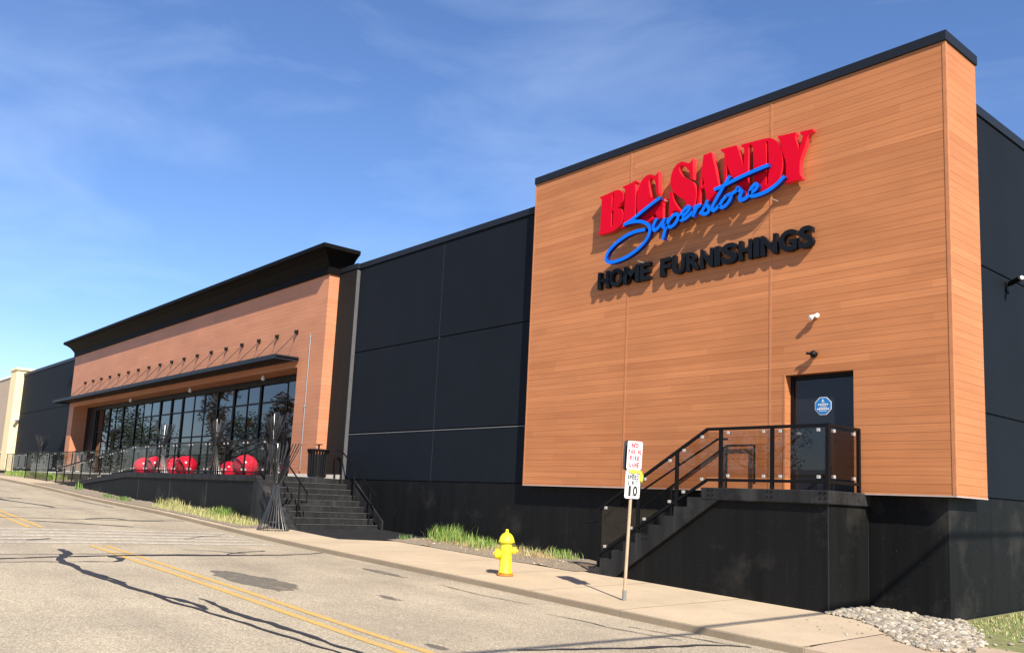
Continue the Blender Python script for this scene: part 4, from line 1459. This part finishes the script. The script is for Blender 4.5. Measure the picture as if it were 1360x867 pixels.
def bollard(x, y, z, h, label, s=1):
    t = thing('bollard_light', label, 'bollard light', (x, y, z), 'bollard lights on the terrace')
    MB().lathe([(.085 * s, 0), (.085 * s, .02), (.062 * s, .03), (.062 * s, h - .16)], 16, (x, y, z)).build('post', 'blackmetal', t, smooth=True)
    MB().lathe([(.05 * s, h - .16), (.05 * s, h - .07)], 16, (x, y, z)).build('lens', 'clamp', t, smooth=True)
    MB().lathe([(.13 * s, h - .07), (.135 * s, h - .055), (.07 * s, h - .005), (.01, h)], 18, (x, y, z)).build('cap', 'blackmetal', t, smooth=True)
bollard(-25.5, 11.75, FZ, .95, 'short black bollard light with a cap at the top of the entrance stairs')
bollard(-51.5, 13.2, FZ, 1.15, 'bollard light in front of the sunlit left jamb of the entrance')

# ------------------------------------------------------------------ hydrant
hx_, hy_ = -12.66, 10.77
hz_ = sw(hx_, hy_)
hy = thing('fire_hydrant', 'bright yellow fire hydrant with a rusty base on the sidewalk', 'fire hydrant', (hx_, hy_, hz_))
P0 = (hx_, hy_, hz_)
MB().lathe([(.135, .0), (.155, .004), (.155, .03), (.12, .035), (.12, .055)], 24, P0).build('base_flange', 'rust', hy, smooth=True)
m = MB()
for k in range(6):
    a = k * math.pi / 3 + .3
    m.lathe([(.018, .03), (.018, .055)], 6, (hx_ + .135 * math.cos(a), hy_ + .135 * math.sin(a), hz_))
m.build('base_bolts', 'rust', hy)
MB().lathe([(.128, .055), (.124, .09), (.112, .11), (.108, .40), (.112, .52), (.108, .56), (.108, .60)], 28, P0).build('barrel', 'yellow', hy, smooth=True)
MB().lathe([(.11, .598), (.148, .603), (.150, .63), (.142, .64), (.138, .66), (.125, .70), (.095, .745), (.055, .775), (.03, .785), (.028, .80)], 28, P0).build('bonnet', 'yellow', hy, smooth=True)
MB().lathe([(.028, .80), (.027, .835), (.014, .845)], 5, P0).build('operating_nut', 'yellow', hy)
vx = Vector((-.10, -1, 0)).normalized()
dl = Vector((-.80, -.60, 0)).normalized()
c0 = Vector((hx_, hy_, hz_ + .385))
def nozzle(c, d, r, ln):
    n_ = MB().lathe([(r * .82, .06), (r * .82, .13), (r * 1.02, .135), (r * 1.05, .15), (r * 1.05, ln - .02), (r * .9, ln), (r * .32, ln + .003), (r * .30, ln + .04)], 18, c, d).build('nozzle_cap', 'yellow', hy, smooth=True)
nozzle(c0, dl, .092, .20)
nozzle(Vector((hx_, hy_, hz_ + .46)), Vector((.80, .60, 0)), .068, .19)
nozzle(Vector((hx_, hy_, hz_ + .46)), Vector((-.62, .78, 0)), .068, .19)
pc = []
for k in range(13):
    t = k / 12
    a = math.atan2(dl.y, dl.x) + t * 2.2
    r = .20 * (1 - t) + .125 * t if t < .25 else .118
    pc.append((hx_ + .122 * math.cos(a), hy_ + .122 * math.sin(a), hz_ + .28 + .24 * t - .06 * math.sin(math.pi * t)))
MB().tube(pc, .008, 5).build('chain', 'yellow', hy, smooth=True)

# ------------------------------------------------------------------ road sign on its post
px_, py_ = -9.63, 10.68
pz_ = sw(px_, py_)
sp = thing('road_sign', 'white no-parking and speed limit signs on a slightly leaning post', 'road sign', (px_, py_, pz_))
lean = Vector((.03, .02, 1)).normalized()
base = Vector((px_, py_, pz_))
MB().tube([base, base + lean * 2.44], .026, 8).build('post', 'wood_post', sp, smooth=True)
MB().tube([base - lean * .0, base + lean * .16], .034, 8).build('post_sleeve', 'greymetal', sp, smooth=True)
fn = Vector((.985, -.17, 0)).normalized()
fr_ = Vector((-fn.y, fn.x, 0))          # rightward along the sign as read
def rrect(w, h, r, n=5):
    out = []
    for cx, cy, a0 in ((w / 2 - r, h / 2 - r, 0), (-w / 2 + r, h / 2 - r, 90), (-w / 2 + r, -h / 2 + r, 180), (w / 2 - r, -h / 2 + r, 270)):
        for k in range(n + 1):
            a = rad(a0 + 90 * k / n)
            out.append((cx + r * math.cos(a), cy + r * math.sin(a)))
    return out
def plate(name, c, w, h, mat, off, th=.004, r=.035, par=None):
    q = rrect(w, h, r)
    m = MB()
    P = [c + fr_ * x + lean * y + fn * (off + th) for x, y in q]
    Q = [c + fr_ * x + lean * y + fn * off for x, y in q]
    n = len(q)
    m.add(P + Q, [tuple(range(n)), tuple(range(2 * n - 1, n - 1, -1))] + [(i, (i + 1) % n, n + (i + 1) % n, n + i) for i in range(n)])
    return m.build(name, mat, par or sp)
cT = base + lean * 2.285
cB = base + lean * 1.822
top = plate('no_parking_plate', cT, .305, .46, 'signwhite', .034)
bot = plate('speed_limit_plate', cB, .305, .45, 'signwhite', .030)
plate('rear_plate', cT - fr_ * .012, .305, .47, 'signback', -.045)
def text(par, c, s, zc_, h, width, mat, off, bold=.01):
    m = MB()
    n = len(s)
    cw = width / n
    for i, ch in enumerate(s):
        if ch == ' ':
            continue
        wch = cw * (.80 if ch not in 'I1' else (.24 if ch == 'I' else .42))
        x0 = -width / 2 + cw * i + (cw - wch) / 2
        letter_mb(ch, lambda a, b: c + fr_ * (x0 + wch * a) + lean * (zc_ - h / 2 + h * b) + fn * off, fn * .002, bold, m)
    m.build('lettering', mat, par)
oT, oB = .0385, .0345
text(top, cT, 'NO', .160, .080, .15, 'signred', oT, .045)
text(top, cT, 'PARKING', .058, .078, .27, 'signred', oT, .045)
text(top, cT, 'FIRE', -.045, .078, .20, 'signred', oT, .045)
text(top, cT, 'LANE', -.150, .078, .20, 'signred', oT, .045)
text(bot, cB, 'SPEED', .115, .068, .23, 'signblack', oB, .04)
text(bot, cB, 'LIMIT', .028, .068, .20, 'signblack', oB, .04)
text(bot, cB, '10', -.105, .165, .22, 'signblack', oB, .035)
tp = MB()
ctr = cB + lean * .205
for k in range(7):
    a = ctr + fr_ * (-.10 + .035 * k) + lean * (.012 * math.sin(k * 2.1)) + fn * .05
    b = a + fr_ * .05 + lean * (.012 * math.cos(k * 1.7))
    tp.bar(a, b, .012, .035 + .01 * math.sin(k))
tp.tube([ctr + fr_ * .12 + fn * .05, ctr + fr_ * .16 - lean * .06 + fn * .05, ctr + fr_ * .15 - lean * .14 + fn * .055, ctr + fr_ * .17 - lean * .17 + fn * .05], [.012, .03, .024, .006], 6)
tp.build('tied_tape', 'tape', sp, smooth=True)
bo = MB()
for c, dz in ((cT, .2), (cT, -.2), (cB, -.175)):
    bo.lathe([(.012, 0), (.012, .008)], 8, c + lean * dz + fn * .036, fn)
bo.build('sign_bolt', 'greymetal', sp)

# ------------------------------------------------------------------ neighbouring building at far left
nb = thing('neighbour_building', 'beige building with a cream corner pilaster beyond the charcoal wall', 'building', (-90, 14, 0))
MB().box(-73.3, -71.42, 13.75, 15.5, -.6, 7.62).build('pilaster', 'cream', nb, bevel=.03)
MB().box(-73.4, -71.3, 13.68, 15.55, 7.62, 7.80).build('pilaster_cap', 'cream', nb, bevel=.03)
MB().box(-130, -73.3, 14.05, 60, 1.75, 7.35).build('wall', 'beige', nb)
MB().box(-130, -73.3, 13.97, 60, -.6, 1.70).build('stone_base', 'beigestone', nb)
MB().box(-130, -73.3, 13.93, 14.2, 1.70, 1.80).build('band_course', 'cream', nb)
MB().box(-130, -73.42, 13.98, 14.5, 7.35, 7.5).build('parapet_cap', 'white', nb)
t = thing('security_camera', 'small white camera on the cream pilaster at far left', 'camera', (-71.41, 14.2, 4.0))
MB().box(-71.42, -71.3, 14.1, 14.25, 3.95, 4.1).build('mount', 'white', t)
MB().tube([(-71.3, 14.15, 4.05), (-70.95, 13.8, 3.98)], .09, 10).build('camera_body', 'white', t, smooth=True)

# ------------------------------------------------------------------ planting: grass as ground cover
def blades(region_pts, zf, n, hmin, hmax, mat, name, label, wid=.009, lean_=.55, clump=None, seed=1):
    rnd = random.Random(seed)
    m = MB()
    vs, fs = [], []
    for i in range(n):
        x, y = region_pts(rnd)
        z = zf(x, y) - .01
        h = rnd.uniform(hmin, hmax)
        if clump:
            h *= clump(x, y)
        if h < .02:
            continue
        a = rnd.uniform(0, 6.283)
        l = rnd.uniform(.1, lean_) * h
        dx, dy = math.cos(a), math.sin(a)
        w = wid * rnd.uniform(.6, 1.3)
        px, py = -dy * w / 2, dx * w / 2
        k = len(vs)
        m1 = (x + dx * l * .3, y + dy * l * .3, z + h * .6)
        m2 = (x + dx * l, y + dy * l, z + h * rnd.uniform(.82, 1.0))
        vs += [(x - px, y - py, z), (x + px, y + py, z), (m1[0] + px * .8, m1[1] + py * .8, m1[2]), (m1[0] - px * .8, m1[1] - py * .8, m1[2]), m2]
        fs += [(k, k + 1, k + 2, k + 3), (k + 3, k + 2, k + 4)]
    m.v, m.f = vs, fs
    o = m.build(name, mat)
    o['kind'] = 'stuff'
    o['label'] = label
    return o
def gauss_clump(cs):
    def f(x, y):
        return min(1, sum(a * math.exp(-((x - cx) / sx) ** 2 - ((y - cy) / sy) ** 2) for cx, cy, sx, sy, a in cs))
    return f
# tall clump right of the stairs, and scrubby grass running to the side steps
blades(lambda r: (r.gauss(-18.25, .30), min(14.1, max(13.1, r.gauss(13.6, .20)))), bed1, 480, .20, .50, 'grass', 'grass', 'tall green grass clump against the black plinth', .012, .75, seed=11)
blades(lambda r: (r.gauss(-17.5, .45), min(14.1, max(13.1, r.gauss(13.65, .18)))), bed1, 240, .10, .32, 'grass', 'grass', 'lower green grass right of the tall clump', .011, .8, seed=26)
blades(lambda r: (r.gauss(-16.55, .22), min(14.1, max(13.0, r.gauss(13.45, .15)))), bed1, 220, .12, .32, 'grass', 'grass', 'green grass tuft behind and left of the hydrant', .011, .75, seed=12)
blades(lambda r: (r.gauss(-14.35, .22), r.gauss(13.85, .12)), bed1, 190, .08, .26, 'grass', 'grass', 'green grass tuft near the side steps', .011, .7, seed=13)
blades(lambda r: (r.uniform(-18.7, -14.2), min(14.1, max(12.95, r.gauss(13.5, .22)))), bed1, 1500, .03, .15, 'straw', 'dry_grass', 'dry straw-coloured grass in the bed behind the hydrant', .010, 1.3, seed=14)
blades(lambda r: (r.uniform(-18.7, -14.1), min(14.15, max(13.1, r.gauss(13.8, .18)))), bed1, 620, .05, .22, 'drygrass', 'dry_grass', 'pale grass in the bed behind the hydrant', .010, .9, seed=15)
blades(lambda r: (r.uniform(-19.0, -13.0), min(13.4, max(12.72, r.gauss(12.95, .15)))), bed1, 160, .02, .09, 'straw', 'dry_grass', 'stray dead blades at the edge of the planting bed', .010, 1.5, seed=27)
blades(lambda r: (r.gauss(-19.35, .12), r.gauss(13.0, .08)), bed1, 60, .08, .16, 'weed', 'weeds', 'low green weeds at the corner of the black apron', .02, .8, seed=16)
# strip in front of the terrace wall
blades(lambda r: (r.uniform(-30.6, -23.6), min(11.1, max(10.25, r.gauss(10.75, .22)))), bed2, 2700, .08, .32, 'drygrass', 'dry_grass', 'pale yellow-green grass strip in front of the terrace wall', .014, .7,
       clump=lambda x, y: .55 + .6 * (noise.noise(Vector((x * 1.3, y * 2, 1))) + .4), seed=17)
blades(lambda r: (r.gauss(-30.0, .35), r.gauss(10.8, .14)), bed2, 340, .18, .42, 'drygrass', 'dry_grass', 'tall pale grass at the left end of the strip by the terrace wall', .014, .7, seed=18)
blades(lambda r: (r.gauss(-26.0, .35), r.gauss(10.85, .14)), bed2, 260, .2, .42, 'grass', 'grass', 'fresh green grass tuft in front of the terrace wall', .016, .7, seed=19)
blades(lambda r: (r.gauss(-34.3, .3), r.gauss(10.6, .1)), bed2, 130, .10, .2, 'weed', 'weeds', 'small green weeds at the terrace wall left of the grass', .025, .8, seed=20)
blades(lambda r: (r.gauss(-36.2, .25), r.gauss(10.6, .1)), bed2, 100, .08, .16, 'weed', 'weeds', 'small green weed patch below the ramp bend', .025, .8, seed=21)
blades(lambda r: (r.gauss(-41.3, .09), r.gauss(10.85, .07)), bed2, 26, .15, .5, 'weed', 'weeds', 'single tall weed growing at the ramp wall', .035, .5, seed=22)
blades(lambda r: (r.uniform(-61, -50.5), r.uniform(11.75, 12.7)), bed3, 3000, .12, .36, 'grass', 'grass', 'green grass bed at far left behind the short railing', .03, .6, seed=23)
# lawn at the right edge
def lawnz(x, y):
    return sw(x, min(y, 16)) - .02 + (.012 * max(0, y - 14))
blades(lambda r: (r.uniform(-5.9, -1.5), r.uniform(13.6, 19)), lawnz, 9000, .02, .075, 'drygrass', 'lawn_grass', 'short patchy lawn beside the black plinth at the right edge', .012, .9, seed=24)
blades(lambda r: (r.uniform(-5.8, -1.5), r.uniform(13.2, 17)), lawnz, 2500, .03, .08, 'grass', 'lawn_grass', 'green lawn blades at the right edge', .012, .9, seed=25)

# pale pebbles at the corner
ico = bmesh.new()
bmesh.ops.create_icosphere(ico, subdivisions=1, radius=1)
IV = [v.co.copy() for v in ico.verts]
IFc = [tuple(v.index for v in f.verts) for f in ico.faces]
ico.free()
rnd = random.Random(5)
pb = MB()
def pebble(x, y, z, s):
    a = rnd.uniform(0, 6.28)
    e = Matrix.Rotation(a, 3, 'Z') @ Matrix.Rotation(rnd.uniform(-.5, .5), 3, 'X')
    sc_ = Vector((s * rnd.uniform(.8, 1.5), s * rnd.uniform(.7, 1.1), s * rnd.uniform(.4, .75)))
    k = len(pb.v)
    for v in IV:
        j = 1 + .22 * noise.noise(v * 1.7 + Vector((x * 9, y * 9, 0)))
        q = e @ Vector((v.x * sc_.x * j, v.y * sc_.y * j, v.z * sc_.z * j))
        pb.v.append((x + q.x, y + q.y, z + q.z))
    pb.f += [tuple(i + k for i in f) for f in IFc]
def inpoly(x, y, P):
    c = False
    for i in range(len(P)):
        (x1, y1), (x2, y2) = P[i], P[i - 1]
        if (y1 > y) != (y2 > y) and x < (x2 - x1) * (y - y1) / (y2 - y1) + x1:
            c = not c
    return c
reg = [(-7.40, 12.85), (-6.9, 12.80), (-6.4, 12.45), (-6.1, 12.1), (-5.6, 11.5), (-5.1, 11.2), (-4.75, 11.6), (-4.9, 12.4), (-5.3, 13.3), (-5.75, 14.0), (-6.03, 14.5), (-6.05, 14.15), (-7.4, 14.15)]
cnt = 0
while cnt < 4200:
    x, y = rnd.uniform(-7.45, -2.5), rnd.uniform(10.8, 14.9)
    if inpoly(x, y, reg) and not (x < -6.09 and y > 14.17):
        s = rnd.choice([.012, .015, .018, .022, .026, .032, .04, .056])
        pile = .05 * math.exp(-((x + 7.0) / .6) ** 2 - ((y - 13.6) / .8) ** 2)
        pebble(x, y, max(sw(x, y), lawnz(x, y) if x > -6 else -9) + s * .25 + pile * rnd.uniform(.3, 1), s)
        cnt += 1
for _ in range(90):
    x, y = rnd.uniform(-7.2, -4), rnd.uniform(11.2, 14.0)
    if x < -6.0:
        pebble(x, min(y, 12.8), sw(x, min(y, 12.8)) + .006, rnd.choice([.010, .014, .02]))
        continue
    pebble(x, y, lawnz(x, y) + .02, rnd.choice([.02, .03, .04]))
o = pb.build('gravel', 'pebble')
o['kind'] = 'stuff'
o['label'] = 'pale river pebbles heaped at the corner of the black plinth'
# bits of stone and mulch in the planting bed
pb = MB()
for _ in range(170):
    x, y = rnd.uniform(-19.3, -13), rnd.uniform(12.72, 13.5)
    pebble(x, y, bed1(x, y) + .003, rnd.choice([.008, .010, .014, .014, .02, .034]))
o = pb.build('bed_stones', 'pebble')
o['kind'] = 'stuff'
o['label'] = 'scattered stones in the mulch bed behind the hydrant'

# ------------------------------------------------------------------ across the street (seen only mirrored in the glass)
def tree(x, y, h, w, mat, label, seed, column=False):
    rnd = random.Random(seed)
    z0 = zc(x) - .2
    t = thing('tree', label, 'tree', (x, y, z0), 'trees across the street')
    tm = MB().tube([(x, y, z0), (x + .05, y, z0 + h * .3), (x - .05, y + .05, z0 + h * .65), (x, y, z0 + h * .9)], [w * .055, w * .045, w * .03, w * .01], 8)
    for k in range(9):
        a = rnd.uniform(0, 6.28)
        zz = z0 + h * rnd.uniform(.28, .7)
        tm.tube([(x, y, zz), (x + math.cos(a) * w * .22, y + math.sin(a) * w * .22, zz + h * .09), (x + math.cos(a) * w * .4, y + math.sin(a) * w * .4, zz + h * .2)], [w * .02, w * .013, w * .005], 5)
    tm.build('trunk', 'bark', t, smooth=True)
    cl = []
    for k in range(26):
        s = rnd.uniform(.0, 1)
        rr = w / 2 * (math.sin(math.pi * min(1, s * .9 + .08)) ** .6) * (rnd.random() ** .5) * .85
        a = rnd.uniform(0, 6.28)
        cl.append((x + rr * math.cos(a), y + rr * math.sin(a), z0 + h * (.2 + .78 * s), w * rnd.uniform(.12, .22)))
    m = MB()
    vs, fs = [], []
    for k in range(2600):
        c = rnd.choice(cl)
        d = Vector((rnd.gauss(0, 1), rnd.gauss(0, 1), rnd.gauss(0, 1)))
        d = d.normalized() * c[3] * rnd.uniform(.55, 1.1)
        p = Vector(c[:3]) + d
        a = Vector((rnd.uniform(-1, 1), rnd.uniform(-1, 1), rnd.uniform(-1, 1))).normalized()
        b = a.orthogonal().normalized()
        s = rnd.uniform(.10, .22)
        q = len(vs)
        vs += [p - a * s, p + b * s * .55, p + a * s, p - b * s * .55]
        fs.append((q, q + 1, q + 2, q + 3))
    m.v = [tuple(v) for v in vs]
    m.f = fs
    m.build('crown', mat, t)
tree(-98, -10.5, 11.5, 4.6, 'leaforange', 'narrow autumn-coloured tree across the street, the far one', 1)
tree(-80, -9.5, 9.2, 4.2, 'leaforange', 'autumn-coloured tree across the street, nearer of the pair', 2)
tree(-118, -6, 9.5, 8, 'leafgreen', 'broad dark green tree at the far end across the street', 3)
tree(-128, -4.5, 10, 6, 'leafgreen', 'tall dark green tree at the far end across the street', 4)
tree(-48, -46, 10, 9, 'leafgreen', 'round dark green tree behind the low beige building', 5)
tree(-60, -52, 11, 9, 'leafgreen', 'second round dark green tree behind the low beige building', 6)
for i_, (x, y, h, w_, mt, lbl) in enumerate((
    (-112, -20, 8.5, 9, 'leafgreen', 'wide dark tree across the street, behind the narrow autumn pair'),
    (-126, -30, 9, 10, 'leafgreen', 'wide dark tree across the street, farther along the lot'),
    (-136, -42, 8, 10, 'leaforange', 'wide autumn tree across the street at the back of the lot'),
    (-120, -46, 7.5, 9, 'leafgreen', 'low dark tree at the back of the lot across the street'),
    (-146, -18, 8, 10, 'leafgreen', 'dark tree far down the street, rounder than its neighbours'),
    (-104, -34, 6.5, 8, 'leafgreen', 'small dark tree in the middle of the lot across the street'),
    (-92, -24, 5.5, 6, 'leaforange', 'small autumn tree in the middle of the lot across the street'))):
    tree(x, y, h, w_, mt, lbl, 20 + i_)
lo = thing('low_building', 'long low beige building across the street with a pale roof edge', 'building', (-45, -44, -1))
MB().box(-80, -20, -60, -42, -3, 3.3).build('wall', 'beige', lo)
MB().box(-80.4, -19.6, -60.4, -41.6, 3.3, 3.7).build('roof', 'white', lo)
for k in range(8):
    MB().box(-76 + 7 * k, -73.4 + 7 * k, -41.99, -41.95, -.2, 1.6).build('window', 'window', lo)
# overhead cable whose shadow falls across the walk
cb = MB()
pts = []
for k in range(25):
    y = -22 + 62 * k / 24
    pts.append((.62, y, 5.72 + .0009 * (y - 9) ** 2 + .012 * (y - 9)))
cb.tube(pts, .042, 6)
tag(cb.build('overhead_cable', 'blackmetal', loc=(.62, 9, 5.7), smooth=True), 'thick black overhead cable spanning the street toward the building', 'cable')
up = thing('utility_pole', 'brown wooden utility pole with a crossarm across the street', 'utility pole', (.62, -22.1, zc(.6) - .2))
MB().tube([(.62, -22.1, zc(.6) - .3), (.62, -22.1, 9.5)], [.16, .11], 12).build('shaft', 'bark', up, smooth=True)
MB().box(-.6, 1.84, -22.28, -22.2, 8.6, 8.75).build('crossarm', 'bark', up)

# ------------------------------------------------------------------ light
sun_to = Vector((2.35, -1.0, 2.10)).normalized()
sl_ = bpy.data.lights.new('sun', 'SUN')
sl_.energy = 5.0
sl_.angle = rad(.53)
sl_.color = (1.0, .93, .82)
so = bpy.data.objects.new('sun', sl_)
so.rotation_euler = (-sun_to).to_track_quat('-Z', 'Y').to_euler()
so.location = (20, -10, 30)
C.objects.link(so)
w = bpy.data.worlds.new('World')
S.world = w
w.use_nodes = True
nt = w.node_tree
bg = nt.nodes['Background']
sky = nt.nodes.new('ShaderNodeTexSky')
sky.sky_type = 'NISHITA'
sky.sun_disc = False
sky.sun_elevation = math.asin(sun_to.z)
sky.sun_rotation = math.atan2(sun_to.x, sun_to.y)
sky.altitude = 200
sky.air_density = 1.0
sky.dust_density = .25
sky.ozone_density = 6.0
tc = nt.nodes.new('ShaderNodeTexCoord')
mp = nt.nodes.new('ShaderNodeMapping')
mp.inputs['Rotation'].default_value = (0, 0, rad(35))
mp.inputs['Scale'].default_value = (1.0, 2.6, 6.5)
nt.links.new(tc.outputs['Generated'], mp.inputs['Vector'])
cn_ = nt.nodes.new('ShaderNodeTexNoise')
cn_.inputs['Scale'].default_value = 1.6
cn_.inputs['Detail'].default_value = 9
cn_.inputs['Roughness'].default_value = .55
cn_.inputs['Distortion'].default_value = .5
nt.links.new(mp.outputs['Vector'], cn_.inputs['Vector'])
cr_ = nt.nodes.new('ShaderNodeValToRGB')
cr_.color_ramp.elements[0].position = .47
cr_.color_ramp.elements[0].color = (0, 0, 0, 1)
cr_.color_ramp.elements[1].position = .95
cr_.color_ramp.elements[1].color = (.19, .19, .19, 1)
nt.links.new(cn_.outputs['Fac'], cr_.inputs['Fac'])
mx = nt.nodes.new('ShaderNodeMix')
mx.data_type = 'RGBA'
nt.links.new(cr_.outputs['Color'], mx.inputs[0])
hs_ = nt.nodes.new('ShaderNodeHueSaturation')
hs_.inputs['Saturation'].default_value = 1.04
nt.links.new(sky.outputs['Color'], hs_.inputs['Color'])
tn_ = nt.nodes.new('ShaderNodeMix')
tn_.data_type = 'RGBA'
tn_.blend_type = 'MULTIPLY'
tn_.inputs[0].default_value = 1
nt.links.new(hs_.outputs['Color'], tn_.inputs[6])
tn_.inputs[7].default_value = (1.0, .95, 1.02, 1)
nt.links.new(tn_.outputs[2], mx.inputs[6])
mx.inputs[7].default_value = (7.5, 8.6, 10.2, 1)
nt.links.new(mx.outputs[2], bg.inputs['Color'])
bg.inputs['Strength'].default_value = .10

S.view_settings.view_transform = 'Standard'
S.view_settings.look = 'None'
S.view_settings.exposure = .85
S.view_settings.gamma = 1
S.view_settings.use_curve_mapping = False
S.cycles.max_bounces = 8
S.cycles.transparent_max_bounces = 16
S.cycles.use_denoising = True
